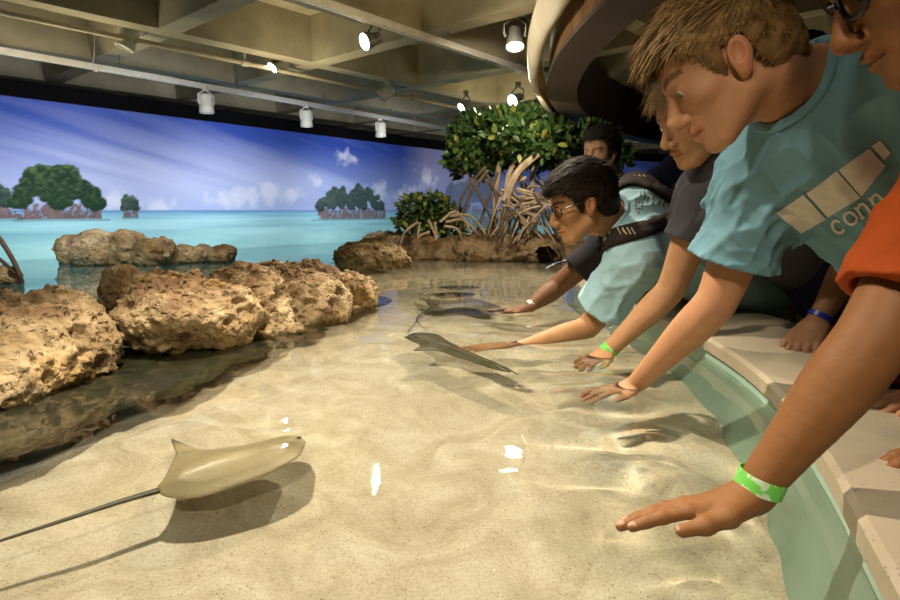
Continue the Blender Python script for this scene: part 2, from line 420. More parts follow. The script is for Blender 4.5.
# ---- mural: a printed panel standing in the lagoon, bent once
mline = [(-4.9, 2.97), (-.626, 8.568), (.05, 9.35), (3.45, 11.15), (6.5, 12.6)]
MZ0, MZ1 = -.28, 1.28
pl = bez([np.array((*p, 0)) for p in mline], 2)
seg = [np.linalg.norm(np.subtract(mline[i+1], mline[i])) for i in range(len(mline)-1)]; cum = np.concatenate([[0], np.cumsum(seg)])
NS, NZ = 1150, 170
S = np.linspace(0, cum[-1]-.01, NS); Z = np.linspace(MZ0, MZ1, NZ)
mx_ = np.interp(S, cum, [p[0] for p in mline]); my_ = np.interp(S, cum, [p[1] for p in mline])
SS, ZZ = np.meshgrid(S, Z)                      # NZ x NS
def paint():
    q = np.stack([SS, ZZ, SS*0], -1)
    t = np.clip((ZZ-.40)/(.88), 0, 1)
    hor = np.array((.34, .44, .78)); top = np.array((.03, .07, .37)); C = hor+(top-hor)*(np.clip(t*1.15, 0, 1)**.75)[..., None]
    # streaked high cloud
    a = np.stack([SS*.55+ZZ*1.3, ZZ*4.2+SS*.9, SS*0], -1); st = np.clip(fbm(a, 1.1, 5, .6)*2.0+.12, 0, 1)*np.clip(1.25-t, 0, 1)*np.clip(t*3, .3, 1)
    glow = np.exp(-((SS-3.4)/2.1)**2-((ZZ-.58)/.34)**2)
    w = np.clip(st*.38+glow*.42, 0, .85)[..., None]; C = C*(1-w)+np.array((.62, .68, .92))*w
    # the panel past the seam is greyer and hazier
    hz = np.clip((SS-cum[1]+.08)/.5, 0, 1)*np.clip(1-(SS-cum[1]-1.2)/1.2, 0, 1)*.6*np.clip(t*2, .3, 1); C = C*(1-hz[..., None])+np.array((.33, .30, .40))*hz[..., None]
    # cumulus
    for (s, z, r) in CLOUDS:
        d = np.hypot((SS-s)/1.5, ZZ-z)/r; m = np.clip((1-d)*1.1+fbm(q, 3/r*.35, 4, .55, s)*1.25, 0, 1); m = (m*m*(3-2*m)*.55)[..., None]
        C = C*(1-m)+np.array((.82, .84, .92))*m
    # sea
    sea = ZZ < .40; d = np.clip((.40-ZZ)/.4, 0, 1)
    a = np.stack([SS*1.2, ZZ*30/(1+6*d)+SS*.1, SS*0], -1); rp = fbm(a, 1.2, 4, .6)
    far = np.array((.12, .27, .58)); mid_ = np.array((.24, .53, .67)); near = np.array((.31, .63, .66))
    x = np.clip(d*6, 0, 1)[..., None]; y = np.clip(d*1.3, 0, 1)[..., None]
    Cs = (far*(1-x)+mid_*x)*(1-y)+near*y; Cs = Cs*(1+.55*rp[..., None]*np.array((1.0, .6, .5))); Cs += (.10*np.exp(-((SS-4.2)/1.8)**2))[..., None]*np.clip(d*4, 0, 1)[..., None]
    C = np.where(sea[..., None], Cs, C)
    # islands of mangrove: crown of puffs on a fringe of prop roots
    for (s, w_, z0, zc, z1, fade) in ISLES:
        rs = np.random.RandomState(int(s*97) % 1000)
        xs = (SS-s)/w_; inx = np.abs(xs) < 1.3
        root = (ZZ > z0) & (ZZ < zc+.015) & (np.abs(xs) < .95)
        n = fbm(np.stack([SS*55+1.2*np.sin(ZZ*25+SS*9), ZZ*9, SS*0], -1), .8, 3, .6); rm = (root & (n > -.36+.34*(ZZ-z0)/(zc-z0+.01)))
        cc = np.array((.17, .12, .125))*(1+.8*n[..., None])
        hz0 = (np.clip((.92-np.abs(xs))*6, 0, 1)*root*np.clip(1.15-(ZZ-z0)/(zc-z0+.02), 0, 1)*.75*(1-fade))[..., None]; C = C*(1-hz0)+np.array((.15, .13, .16))*hz0; C = np.where(rm[..., None], C*fade+cc*(1-fade), C)
        sh = (ZZ < z0+.004) & (ZZ > z0-.018) & (np.abs(xs) < 1.1+.3*vnoise(q, 20)); C = np.where(sh[..., None], C*.55+np.array((.05, .10, .14))*.45, C)
        best = np.full(SS.shape, -1.0); shade = np.zeros(SS.shape)
        for k in range(80):
            ux = rs.uniform(-1, 1); hh = (1-abs(ux)**3.6)*(z1-zc)
            pz = zc+rs.uniform(.02, .82)*hh+.015; r = rs.uniform(.11, .20)*(z1-zc)*1.1
            dd = np.hypot((SS-s-ux*w_*.9)*.85, ZZ-pz)+.35*r*fbm(q, 16, 3, .6, k); m = 1-dd/r
            up = m > best; best = np.where(up, m, best); shade = np.where(up, .5+.9*(ZZ-pz)/r-.25*(dd/r), shade)
        m = np.clip(best*9, 0, 1)*(1-fade); lf = fbm(q, 42, 3, .7)
        hz_ = np.clip((ZZ-zc)/(z1-zc), 0, 1); gc = np.array((.012, .040, .022))+np.clip(shade*.55*(.3+.9*hz_)+1.3*lf*(.3+hz_), 0, 1.2)[..., None]*np.array((.065, .10, .03))
        C = C*(1-m[..., None])+gc*m[..., None]
    return np.clip(C, 0, 1)
def msz(px, py):
    """wall coordinates of a feature: along the panel line from its left end, and height"""
    dx = (px-450)/600
    best = None
    for i in range(len(mline)-1):
        a = np.array(mline[i], float); b = np.array(mline[i+1], float)
        for t in np.linspace(0, 1, 400):
            p = a+(b-a)*t; k = p[1]/(cp+(300-py)/600*sp); e = abs(dx*k-p[0])
            if best is None or e < best[0]: best = (e, cum[i]+seg[i]*t, CAM_Z+(-sp+(300-py)/600*cp)*k)
    return best[1], best[2]
CLOUDS = []
for px, py, r in [(270, 192, .20), (215, 200, .16), (342, 155, .12), (245, 196, .14), (295, 196, .13), (355, 160, .07), (315, 180, .09), (378, 190, .15), (395, 196, .13), (330, 200, .10), (425, 180, .2), (412, 192, .16), (160, 205, .12), (120, 203, .11)]:
    s_, z_ = msz(px, py); CLOUDS.append((s_, z_, r))
ISLES = []
for x0, x1, yb, yc, yt, fade in [(15, 105, 219, 205, 164, 0), (-40, 17, 219, 206, 182, .05), (123, 139, 217, 210, 195, .05), (315, 388, 219, 209, 184, .08), (444, 494, 228, 206, 176, .45)]:
    s0, _ = msz(x0, yb); s1, _ = msz(x1, yb); sm = (s0+s1)/2; xm = (x0+x1)/2
    ISLES.append((sm, (s1-s0)/2, msz(xm, yb)[1], msz(xm, yc)[1], msz(xm, yt)[1], fade))
CC = paint()
V = np.stack([np.broadcast_to(mx_, SS.shape), np.broadcast_to(my_, SS.shape), ZZ], -1).reshape(-1, 3)
ii, jj = np.meshgrid(np.arange(NS-1), np.arange(NZ-1)); k = (jj*NS+ii).ravel()
Q = np.stack([k, k+1, k+1+NS, k+NS], 1)
me = mesh_np('mural', V, Q); color_attr(me, CC.reshape(-1, 3))
T = NT('printed_mural'); a = T.n('VertexColor', layer_name='tint'); p = T.n('BsdfPrincipled'); p.inputs['Roughness'].default_value = .7; p.inputs['Specular IOR Level'].default_value = .15
T.l(a.outputs['Color'], p.inputs['Base Color']); M_mural = T.surf(p.outputs['BSDF'])
mu = empty('mural', (mline[1][0], mline[1][1], 0)); tag(mu, 'long printed mural of blue sky, turquoise sea and mangrove islands', 'mural')
fc = link('printed_face', me, M_mural, mu); fc['label'] = 'seascape print'
bk = MB()
nrm2 = []
for i in range(len(mline)):
    a = np.array(mline[max(i-1, 0)], float); b = np.array(mline[min(i+1, len(mline)-1)], float); t = unit(b-a); nrm2.append(np.array((-t[1], t[0])))
for i in range(len(mline)-1):
    a, b = np.array(mline[i]), np.array(mline[i+1]); n0, n1 = nrm2[i], nrm2[i+1]
    P = [(a+n0*.012), (b+n1*.012), (b+n1*.06), (a+n0*.06)]
    bk.prism([tuple(q) for q in P], -.29, MZ1)
bk.build('backing_board', M_black, mu)
bd = MB()
for i in range(len(mline)-1):
    a, b = np.array(mline[i]), np.array(mline[i+1]); n0, n1 = nrm2[i], nrm2[i+1]
    P = [(a-n0*.01), (b-n1*.01), (b+n1*.06), (a+n0*.06)]
    bd.prism([tuple(q) for q in P], MZ1, MZ1+.13)
bo = bd.build('header_strip', M_black, mu); bo['label'] = 'black header strip'
# ---- tracks, conduit, lamps
M_rail = mat('satin_aluminium', (.75, .72, .66), (.64, .62, .56), rough=.55, metallic=.5, scale=20)
M_pipe = mat('painted_conduit', (.50, .45, .34), (.42, .37, .27), spec=.1, rough=.8, scale=12)
M_can = mat('white_lamp_paint', (.62, .60, .52), (.52, .50, .44), rough=.4, scale=10)
M_grey = mat('grey_lamp_metal', (.22, .21, .19), (.15, .145, .13), rough=.4, metallic=.5, scale=20)
M_lens = mat('lit_lamp_glass', (.9, .88, .8), rough=.3, emit=(1, .93, .78), estr=6)
def rail(name, A, B, z, w, h, m, label, cat, ext=(0, 0)):
    A = np.array((*A, z), float); B = np.array((*B, z), float); d = unit(B-A); A = A-d*ext[0]; B = B+d*ext[1]
    n = np.array((-d[1], d[0], 0)); Rm = np.stack([d, n, np.array((0, 0, 1.))], 1)
    r = empty(name, tuple((A+B)/2)); tag(r, label, cat)
    L = np.linalg.norm(B-A)
    MB().box((A+B)/2, (L, w, h), Rm).build('rail_body', m, r)
    g = MB()
    for s in (-1, 1): g.box((A+B)/2+n*s*w*.33-np.array((0, 0, h*.5+.003)), (L, w*.22, .008), Rm)
    g.build('rail_lip', m, r)
    k = int(L/1.0)
    for i in range(k+1):
        p = A+d*(L*(i+.3)/(k+.6)); MB().tube([p+np.array((0, 0, h/2)), p+np.array((0, 0, CEIL-z))], .006, 6).build('hanger_rod', M_grey, r)
    return r
rail('lighting_track', (-3.071, 4.303), (-.067, 8.242), 1.48, .045, .035, M_rail, 'aluminium lighting track nearest the mural, carrying white can lamps', 'lighting track', (1.6, .3))
rail('lighting_track', (-.728, 3.44), (.657, 5.147), 1.52, .05, .035, M_rail, 'aluminium lighting track nearest the viewer, running behind the cream fabric', 'lighting track', (2.2, .25))
cpd = empty('ceiling_conduit', (-1.28, 5.35, 1.54)); tag(cpd, 'thin painted conduit pipe under the concrete coffers between the two lighting tracks', 'conduit pipe')
A = np.array((-2.633, 3.721, 1.545)); B = np.array((.982, 8.119, 1.545)); d = unit(B-A)
MB().tube([A-d*1.2, B+d*.2], .018, 12).build('pipe', M_pipe, cpd, True)
for t in (.28, .62, .85):
    p = A+(B-A)*t
    MB().tube([p-d*.03, p+d*.03], .026, 12).tube([p, p+np.array((0, 0, .1))], .012, 8).build('pipe_clamp', M_pipe, cpd, True)
def lamp(name, lens_at, aim, label, lit, size=.062, can=False, group=None, tr_z=1.52):
    lens_at = np.array(lens_at, float); ax = unit(np.array(aim, float)-lens_at); s = size
    r = empty(name, tuple(lens_at)); tag(r, label, 'spotlight')
    if can:
        MB().lathe([(s*.01, -s*2.61), (s*.5, -s*2.6), (s*.95, -s*2.5), (s, -s*2.2), (s, -s*.95), (s*.9, -s*.9), (s*.9, -s*.75), (s*1.02, -s*.7), (s*1.02, 0), (s*.86, 0), (s*.86, -s*.3)], lens_at, ax, 24, False).build('housing', M_can, r, True)
    else:
        MB().lathe([(s*.01, -s*2.32), (s*.35, -s*2.3), (s*.62, -s*2.1), (s*.70, -s*1.3), (s*.95, -s*.35), (s*1.03, 0), (s*.92, 0), (s*.88, -s*.3)], lens_at, ax, 24, False).build('housing', M_grey, r, True)
    MB().lathe([(s*.02, s*.0-.012), (s*.5, -.010), (s*.88, -.014)], lens_at, ax, 24).build('lens', M_lens if lit else M_can, r, True)['label'] = 'glowing lens' if lit else 'unlit lens'
    c = lens_at-ax*s*1.4; side = unit(np.cross(ax, (0, 0, 1))); top = np.array((c[0], c[1], max(c[2]+s*2.0, tr_z)))
    br = MB()
    yk = [c+side*s*1.12, c+side*s*1.12+np.array((0, 0, s*1.1)), c+np.array((0, 0, s*1.75)), c-side*s*1.12+np.array((0, 0, s*1.1)), c-side*s*1.12]
    br.tube(yk, .007, 6); br.tube([c+side*s*1.15, c+side*s*.9], .014, 8); br.tube([c-side*s*1.15, c-side*s*.9], .014, 8)
    br.tube([c+np.array((0, 0, s*1.7)), top], .010, 8); br.box(top, (.05, .05, .04))
    br.build('yoke', M_grey if not can else M_can, r, True)
    return r
LAMPS = [('track_spotlight', at(364, 42, 3.85), (-2.9, 2.0, .2), 'lit spotlight hanging under the nearest lighting track, in front of a deep coffer', True, .056, False),
    ('track_spotlight', at(515, 47, 4.1), (.4, 3.4, -.4), 'large lit spotlight left of the cream fabric, pointing down', True, .062, False),
    ('track_spotlight', at(512, 101, 5.6), (-1.6, 3.6, .1), 'lit spotlight above the tree crown, just left of the fabric\'s lower tip', True, .060, False),
    ('track_spotlight', at(535, 115, 6.1), (.1, 4.9, -.3), 'small lit spotlight behind the lower tip of the cream fabric', True, .06, False),
    ('track_spotlight', at(461, 108, 6.0), (-1.4, 4.9, .2), 'lit spotlight seen edge-on at the left end of the tree crown', True, .05, False),
    ('track_spotlight', at(272, 68, 5.1), (-2.2, 4.3, .5), 'small lit spotlight seen edge-on beside the conduit pipe', True, .05, False),
    ('track_spotlight', at(381, 97, 5.9), (-1.6, 5.6, .6), 'unlit pale spotlight tucked under the conduit pipe in mid ceiling', False, .055, True),
    ('track_spotlight', at(124, 48, 4.3), (-2.4, 4.2, 1.0), 'unlit pale spotlight tucked in the corner of the coffer above the left of the mural', False, .06, True)]
for nm, l, aim, lb, lit, s, can in LAMPS: lamp(nm, l, aim, lb, lit, s, can)
def tracked(px):                                  # a can hanging from the track nearest the mural
    best = min(np.linspace(-.2, 1.1, 400), key=lambda t: abs(450+600*((-3.071+3.004*t)/((4.303+3.939*t)*cp-(1.48-CAM_Z)*sp*1))-px))
    return np.array((-3.071+3.004*best, 4.303+3.939*best, 1.45))
for px, sz, lb in [(205, .062, 'white can lamp hanging above the sky near the left painted island'), (306, .062, 'white can lamp, middle one of the three over the mural top'), (380, .062, 'white can lamp nearest the mangrove tree, over the mural seam')]:
    p = tracked(px); lamp('can_lamp', p-np.array((0, 0, .20)), p+np.array((.02, -.02, -2)), lb, False, sz, True, tr_z=1.46)
# a wire hook left hanging from the conduit
hk = at(95, 60, 4.3)
MB().tube(bez([hk+np.array((.01, 0, .16)), hk+np.array((.0, 0, .05)), hk+np.array((-.02, 0, -.04)), hk+np.array((0, 0, -.075)), hk+np.array((.025, 0, -.05)), hk+np.array((.03, 0, -.03))], 5), .0035, 6).build('wire_hook', M_rail, None, True)
tag(bpy.data.objects['wire_hook'], 'thin bent wire hook dangling in front of the left coffers', 'hook')
# ---- big round bulkhead over the visitors, with its slatted fascia and the cream fabric
RC = np.array((6.07, 3.0)); RO, RI, RZ = 5.54, 5.35, 1.15
M_ring = mat('brown_bulkhead_paint', (.12, .085, .065), (.10, .07, .052), rough=.6, scale=6)
M_ringin = mat('plum_bulkhead_paint', (.035, .02, .02), (.025, .015, .016), rough=.7, scale=6)
M_slat = mat('stained_wood_slat', (.30, .17, .06), (.20, .11, .04), rough=.5, scale=6, stretch=(1, 1, .15))
M_fabric = mat('cream_canvas', (.80, .72, .55), (.72, .63, .46), scale=5, rough=.8, bump=.25, bscale=25)
ring = empty('round_bulkhead', (.6, 3, RZ)); tag(ring, 'huge round brown bulkhead hanging from the ceiling over the visitors', 'bulkhead')
def arc(r, z, a): return (RC[0]+r*math.cos(a), RC[1]+r*math.sin(a), z)
AA = [R(100)+R(160)*i/120 for i in range(121)]
def arcmesh(prof):
    V = [arc(r, z, a) for r, z in prof for a in AA]; n = len(AA)
    return MB().add(V, [(j*n+i, j*n+i+1, (j+1)*n+i+1, (j+1)*n+i) for j in range(len(prof)-1) for i in range(n-1)])
arcmesh([(RO-.01, RZ+.03), (RO, RZ+.02), (RO, RZ), (RI, RZ), (RI, RZ+.02)]).build('soffit', M_ring, ring, True)
arcmesh([(RI, RZ+.02), (RI, CEIL-.004), (RI+.05, CEIL-.004)]).build('inner_fascia', M_ringin, ring, True)
arcmesh([(RO-.05, RZ+.02), (RO-.05, CEIL-.004)]).build('outer_backing', M_ringin, ring, True)
nslat = 90
sm = MB()
for i in range(nslat):
    a = R(100)+R(160)*(i+.5)/nslat; c = np.array(arc(RO-.03, (RZ+.02+CEIL)/2, a))
    t = np.array((-math.sin(a), math.cos(a), 0)); n_ = np.array((math.cos(a), math.sin(a), 0)); Rm = np.stack([t, n_, np.array((0, 0, 1.))], 1)
    sm.box(c, (.165, .03, CEIL-RZ-.03), Rm)
so = sm.build('slat_cladding', M_slat, ring); so['label'] = 'orange-brown wooden slats'
# fabric: a sagging canvas roll along the outside of the bulkhead
NA, NB = 90, 26
V = []
for i in range(NA):
    u = i/(NA-1); a = R(196)-R(48)*u                      # from near the viewer's side to the far tip
    wdt = .095*(1-u**5)+.004; up = .26*(1-u)**1.0
    for k in range(NB):
        v = k/(NB-1); ang = -PI*.62+1.45*PI*v
        rr = RO+.02+wdt*.55+wdt*.52*math.cos(ang)+.006*math.sin(27*u+9*v)*(1-u)
        zz = RZ+.10*(1-u)+up*.5+.02+wdt*.75*math.sin(ang)*(1+.6*(1-u))+.008*math.sin(40*u+5*v)
        V.append(arc(rr, zz, a))
Q = [(i*NB+k, i*NB+k+1, (i+1)*NB+k+1, (i+1)*NB+k) for i in range(NA-1) for k in range(NB-1)]
fb = link('fabric_swag', mesh_np('fabric_swag', V, Q), M_fabric)
sd = fb.modifiers.new('s', 'SOLIDIFY'); sd.thickness = .008
tag(fb, 'cream canvas swag wrapped along the edge of the round bulkhead', 'fabric')
# ================================================================ ROCKS
M_rock = mat('coral_limestone', (.60, .46, .27), (.34, .235, .12), scale=11, rough=.9, spec=.2, bump=1.0, bscale=70, detail=8, tint='tint', lo=.36, hi=.6, bdist=.012)
def pit_bump(m, scale, strength, dist):
    t = m.node_tree; p = [n for n in t.nodes if n.type == 'BSDF_PRINCIPLED'][0]; old = p.inputs['Normal'].links[0].from_socket
    co = [n for n in t.nodes if n.type == 'TEX_COORD'][0].outputs['Object']
    nz = t.nodes.new('ShaderNodeTexNoise'); nz.inputs['Scale'].default_value = 22; nz.inputs['Detail'].default_value = 3; t.links.new(co, nz.inputs['Vector'])
    mv = t.nodes.new('ShaderNodeVectorMath'); mv.operation = 'MULTIPLY_ADD'; mv.inputs[1].default_value = (.05, .05, .05); t.links.new(nz.outputs['Color'], mv.inputs[0]); t.links.new(co, mv.inputs[2])
    v = t.nodes.new('ShaderNodeTexVoronoi'); v.inputs['Scale'].default_value = scale; t.links.new(mv.outputs['Vector'], v.inputs['Vector'])
    r = t.nodes.new('ShaderNodeValToRGB'); r.color_ramp.elements[0].position = .08; r.color_ramp.elements[1].position = .42; t.links.new(v.outputs['Distance'], r.inputs['Fac'])
    b = t.nodes.new('ShaderNodeBump'); b.inputs['Strength'].default_value = strength; b.inputs['Distance'].default_value = dist
    t.links.new(r.outputs['Color'], b.inputs['Height']); t.links.new(old, b.inputs['Normal']); t.links.new(b.outputs['Normal'], p.inputs['Normal'])
pit_bump(M_rock, 48, .8, .012)
M_bank = mat('shaded_brown_rock', (.36, .26, .15), (.16, .11, .06), scale=11, rough=.9, spec=.2, bump=1.0, bscale=60, detail=8, tint='tint', lo=.36, hi=.6, bdist=.012)  # brown rock, its colour darkened further to stand in for shade on the bank
M_shelf = mat('algae_stained_rock', (.17, .185, .07), (.07, .085, .03), scale=8, rough=.7, bump=.6, bscale=40, detail=7, tint='tint')
def rock_tint(z0, zt, brown=.8):
    def f(V):
        n = fbm(V, 7, 4, .6, 3); h = np.clip((V[:, 2]-z0)/(zt-z0), 0, 1)
        t = np.clip((h-.40)*1.6+n*2.0, 0, 1)[:, None]*brown
        C = np.ones((len(V), 3))*(1-t)+np.array((.44, .34, .31))*t
        pale = np.clip(fbm(V, 11, 3, .6, 8)*3-.5, 0, 1)[:, None]*.5; C = C*(1-pale)+np.array((1.35, 1.42, 1.6))*pale
        yel = np.clip(fbm(V, 6, 3, .6, 14)*3-.3, 0, 1)[:, None]*.5; C = C*(1-yel)+np.array((1.05, .88, .55))*yel
        wet = np.clip((.022-V[:, 2]+.02*n)/.03, 0, 1)[:, None]; C = C*(1-wet)+C*np.array((.34, .33, .22))*wet
        return np.clip(C, 0, 1.6)
    return f
def rock(blobs, h, label, seed, pits=26, amp=1.0, group=None, undercut=None, brown=.8, pit_r=(.008, .026), mater=None, name='limestone_rock'):
    rs = np.random.RandomState(seed); ops = []
    for c, r in blobs: ops.append(ell(c, np.array(r), k=.05))
    if undercut: ops += undercut
    sz = np.mean([np.mean(r) for c, r in blobs])
    def dsp(P):
        a = fbm(P, 1.1/sz, 3, .5, seed*3.1)*.34*sz; b = (np.abs(fbm(P, 3.2/sz, 4, .62, seed*1.7))-.2)*.20*sz; c = (np.abs(fbm(P, 34, 3, .65, seed))-.2)*.016
        return amp*(a-b+c)
    ops.append(disp(dsp))
    lo, hi = ops_box(ops[:len(blobs)], .05)
    lo[2] = max(lo[2], -.32)
    F = sdf_field(ops, lo, hi, max(h*2.5, .012)); V, _ = nets(*F)
    if len(V) and pits:
        for i in rs.choice(len(V), min(int(pits*2.2), len(V)), replace=False):
            if V[i][2] < .03: continue
            r = pit_r[0]*.6+(pit_r[1]-pit_r[0]*.6)*rs.rand()**1.6; r *= 1.8 if rs.rand() < .06 else 1
            ops.append(ell(V[i]+rs.randn(3)*.004, (r*rs.uniform(.9, 1.7), r*rs.uniform(.8, 1.3), r*rs.uniform(.7, 1.1)), k=.006, mode='s'))
    z = V[:, 2]
    o = sdf_obj(name, ops, h, mater or M_rock, None, lo, hi, rock_tint(0, z.max(), brown))
    return tag(o, label, 'rock', group)
rock([((-1.11, 1.33, .02), (.24, .24, .135)), ((-1.02, 1.46, .045), (.18, .17, .12)), ((-1.26, 1.56, .07), (.24, .18, .10)), ((-1.04, 1.58, .11), (.11, .09, .07))], .0055, 'large pitted tan boulder at the left edge, nearest of the rock ridge', 5, 60)
rock([((-.81, 1.74, .095), (.17, .16, .105)), ((-.90, 1.86, .13), (.13, .12, .09)), ((-.70, 1.78, .085), (.12, .12, .09))], .0055, 'rounded pitted boulder overhanging a dark wet shelf, second of the ridge from the left', 17, 46)
rock([((-1.06, 1.93, .13), (.085, .09, .095))], .006, 'small upright rock wedged in the gap between the two largest boulders', 8, 10)
rock([((-.655, 2.00, .055), (.13, .14, .125)), ((-.74, 2.12, .13), (.13, .11, .09))], .0055, 'tall pocked boulder with round holes in the middle of the ridge', 23, 40, pit_r=(.012, .026))
rock([((-.52, 2.24, .035), (.15, .15, .115)), ((-.57, 2.40, .085), (.16, .13, .08))], .006, 'blocky pocked boulder with a row of holes, right of the tall one', 31, 40, pit_r=(.012, .026))
rock([((-.43, 2.52, .02), (.13, .14, .10)), ((-.48, 2.70, .04), (.14, .15, .075))], .006, 'end boulder of the ridge pointing into the clear pool', 12, 30)
rock([((-.84, 2.90, .085), (.20, .12, .07)), ((-.67, 2.95, .06), (.14, .11, .065))], .007, 'low dark brown rock behind the crest of the ridge', 41, 20, brown=1)
rock([((-.515, 1.96, .005), (.030, .028, .022))], .004, 'small loose cobble at the foot of the tall pocked boulder', 3, 3)
rock([((-.62, 4.12, .07), (.17, .15, .12)), ((-.43, 4.16, .06), (.16, .13, .10)), ((-.54, 4.25, .11), (.15, .12, .09))], .008, 'squat honey-coloured boulder standing alone past the end of the ridge', 19, 20, brown=.5)
# far lagoon rocks
for i, (px, Y, r, z, lb) in enumerate([(72, 4.50, (.11, .11, .13), .06, 'small brown rock at the left end of the far lagoon outcrop'), (94, 4.45, (.17, .15, .15), .07, 'pale cream-faced boulder in the far lagoon outcrop'), (128, 4.50, (.17, .15, .155), .06, 'brown topped boulder in the middle of the far lagoon outcrop'),
        (152, 4.45, (.14, .13, .13), .05, 'rounded tan boulder at the right end of the tall far lagoon outcrop'), (178, 4.62, (.12, .11, .085), .03, 'low brown rock just right of the tall lagoon outcrop'), (198, 4.66, (.10, .10, .08), .03, 'low dark rock in the middle of the trailing lagoon stones'), (219, 4.68, (.11, .10, .085), .03, 'last low rock at the right of the trailing lagoon stones')]):
    c = np.array(((px-450)/600*Y, Y, z+(.025 if i < 4 else .01)))
    rock([(c, r), (c+np.array((.05, .03, .03)), np.array(r)*.7)], .012, lb, 50+i, 10, brown=.55 if i in (1, 2) else .9, pit_r=(.015, .03))
rock([(np.array(((2-450)/600*3.3, 3.3, .02)), (.09, .08, .075))], .009, 'small grey brown rock at the left edge beside the bare twigs', 61, 6)
rock([((-1.05, 1.25, -.12), (.30, .34, .095)), ((-.88, 1.55, -.12), (.26, .30, .095)), ((-.72, 1.92, -.115), (.20, .28, .09)), ((-.60, 2.3, -.105), (.18, .28, .075)), ((-.45, 2.7, -.09), (.17, .25, .07)), ((-1.3, .8, -.10), (.33, .45, .07))], .009, 'low wet algae-stained shelf under the boulders at the waterline', 77, 0, .6, mater=M_shelf, name='rock_shelf')
# bank under the mangroves
bl = []
for i, (px, Y, rx, rz, lb) in enumerate([(382, 6.0, .30, .17, 'flat grey rock in front of the mural seam'), (400, 5.35, .30, .11, 'low pale grey bank rock under the left of the leafy shrub'), (428, 5.15, .26, .15, 'tan bank rock under the middle of the leafy shrub'), (452, 5.1, .24, .14, 'dark brown bank rock between shrub and tree'),
        (478, 5.0, .24, .16, 'brown bank rock at the left foot of the mangrove tree'), (505, 5.0, .26, .19, 'craggy bank rock under the thick pale trunk'), (535, 4.95, .26, .18, 'craggy bank rock under the tangle of roots'), (566, 4.95, .28, .17, 'bank rock at the right behind the man\'s face')]):
    c = np.array(((px-450)/600*Y, Y, .02))
    rock([(c, (rx, .24, rz)), (c+np.array((rx*.5, .08, .02)), (rx*.6, .2, rz*.8))], .013, lb, 90+i, 0, brown=1, pit_r=(.015, .03), amp=1.7, mater=M_bank if 420 < px else None)
# ================================================================ MANGROVES
M_leaf = mat('mangrove_leaf', (.9, .9, .9), (.6, .6, .6), scale=14, rough=.4, tint='tint', spec=.4)
M_bark = mat('mangrove_bark', (.62, .49, .34), (.34, .25, .16), scale=20, rough=.8, bump=.4, stretch=(1, 1, .3))
M_darkbark = mat('dark_mangrove_bark', (.19, .13, .09), (.09, .065, .045), scale=20, rough=.8, bump=.4)
def foliage(blobs, n, size, seed, parent, lit_share=0.0, name='foliage'):
    rs = np.random.RandomState(seed); V = []; Q = []; C = []
    vol = np.array([np.prod(r) for c, r in blobs])**.75; vol /= vol.sum()
    for i in rs.choice(len(blobs), n, p=vol):
        c, r = blobs[i]; d = unit(rs.randn(3)); p = np.array(c)+d*np.array(r)*rs.uniform(.55, 1.02)
        ax = unit(d*.5+rs.randn(3)*.6+np.array((0, 0, .25))); nr = unit(np.cross(ax, rs.randn(3))); nr = unit(nr+np.array((0, -.2, .6))); nr = unit(nr-ax*nr.dot(ax)); sd = np.cross(ax, nr)
        L = size*rs.uniform(.7, 1.25); w = L*.27; k = len(V)
        for (t, s, b) in [(0, 0, 0), (.3, -.85, .06), (.3, .85, .06), (.65, -.9, .05), (.65, .9, .05), (1, 0, -.08), (.5, 0, -.03)]: V.append(p+ax*L*t+sd*w*s+nr*L*b)
        Q += [(k, k+1, k+6, k+2), (k+1, k+3, k+5, k+6), (k+6, k+5, k+4, k+2)]
        g = rs.rand(); col = np.array((.035, .085, .022))*(1-g)+np.array((.10, .19, .045))*g
        if rs.rand() < .10+lit_share: col = np.array((.36, .40, .08))*rs.uniform(.7, 1.2)  # random leaves painted yellow-green, as if light fell on them
        C += [col]*7
    me = mesh_np(name, V, Q); color_attr(me, C)
    return link(name, me, M_leaf, parent, False)
def root(name, pts, r0, r1, m, parent):
    P = bez(pts, 6); n = len(P); MB_ = MB(); MB_.tube(P, [r0+(r1-r0)*i/(n-1) for i in range(n)], 8)
    return MB_.build(name, m, parent, True)
tree = empty('mangrove_tree', tuple(atz(505, 258, .0))); tag(tree, 'tall mangrove tree with a dark green crown on a tangle of stilt roots', 'tree')
blobs = [(at(px, py, Y), r) for px, py, Y, r in [(472, 134, 5.2, (.20, .25, .16)), (505, 130, 5.0, (.24, .25, .16)), (462, 158, 5.1, (.14, .2, .14)), (486, 160, 5.3, (.17, .2, .14)), (520, 150, 5.2, (.22, .25, .14)), (548, 142, 5.0, (.24, .25, .15)), (585, 142, 5.1, (.28, .25, .15)), (612, 156, 5.2, (.14, .2, .13)), (560, 158, 5.3, (.22, .2, .12)), (535, 122, 5.2, (.25, .25, .12))]]
foliage(blobs, 5200, .075, 5, tree)
root('trunk', [at(538, 154, 4.9), at(520, 170, 4.92), at(509, 190, 4.95), at(505, 212, 4.95), at(504, 250, 5.0)], .030, .036, M_bark, tree)['label'] = 'thick pale leaning trunk'
for pts in [[(520, 152), (509, 175), (506, 205), (507, 250)], [(500, 160), (496, 190), (494, 230), (492, 252)], [(540, 150), (532, 180), (535, 215), (531, 252)]]:
    root('stem', [at(x, y, 5.15) for x, y in pts], .022, .026, M_bark, tree)
rs = np.random.RandomState(21)
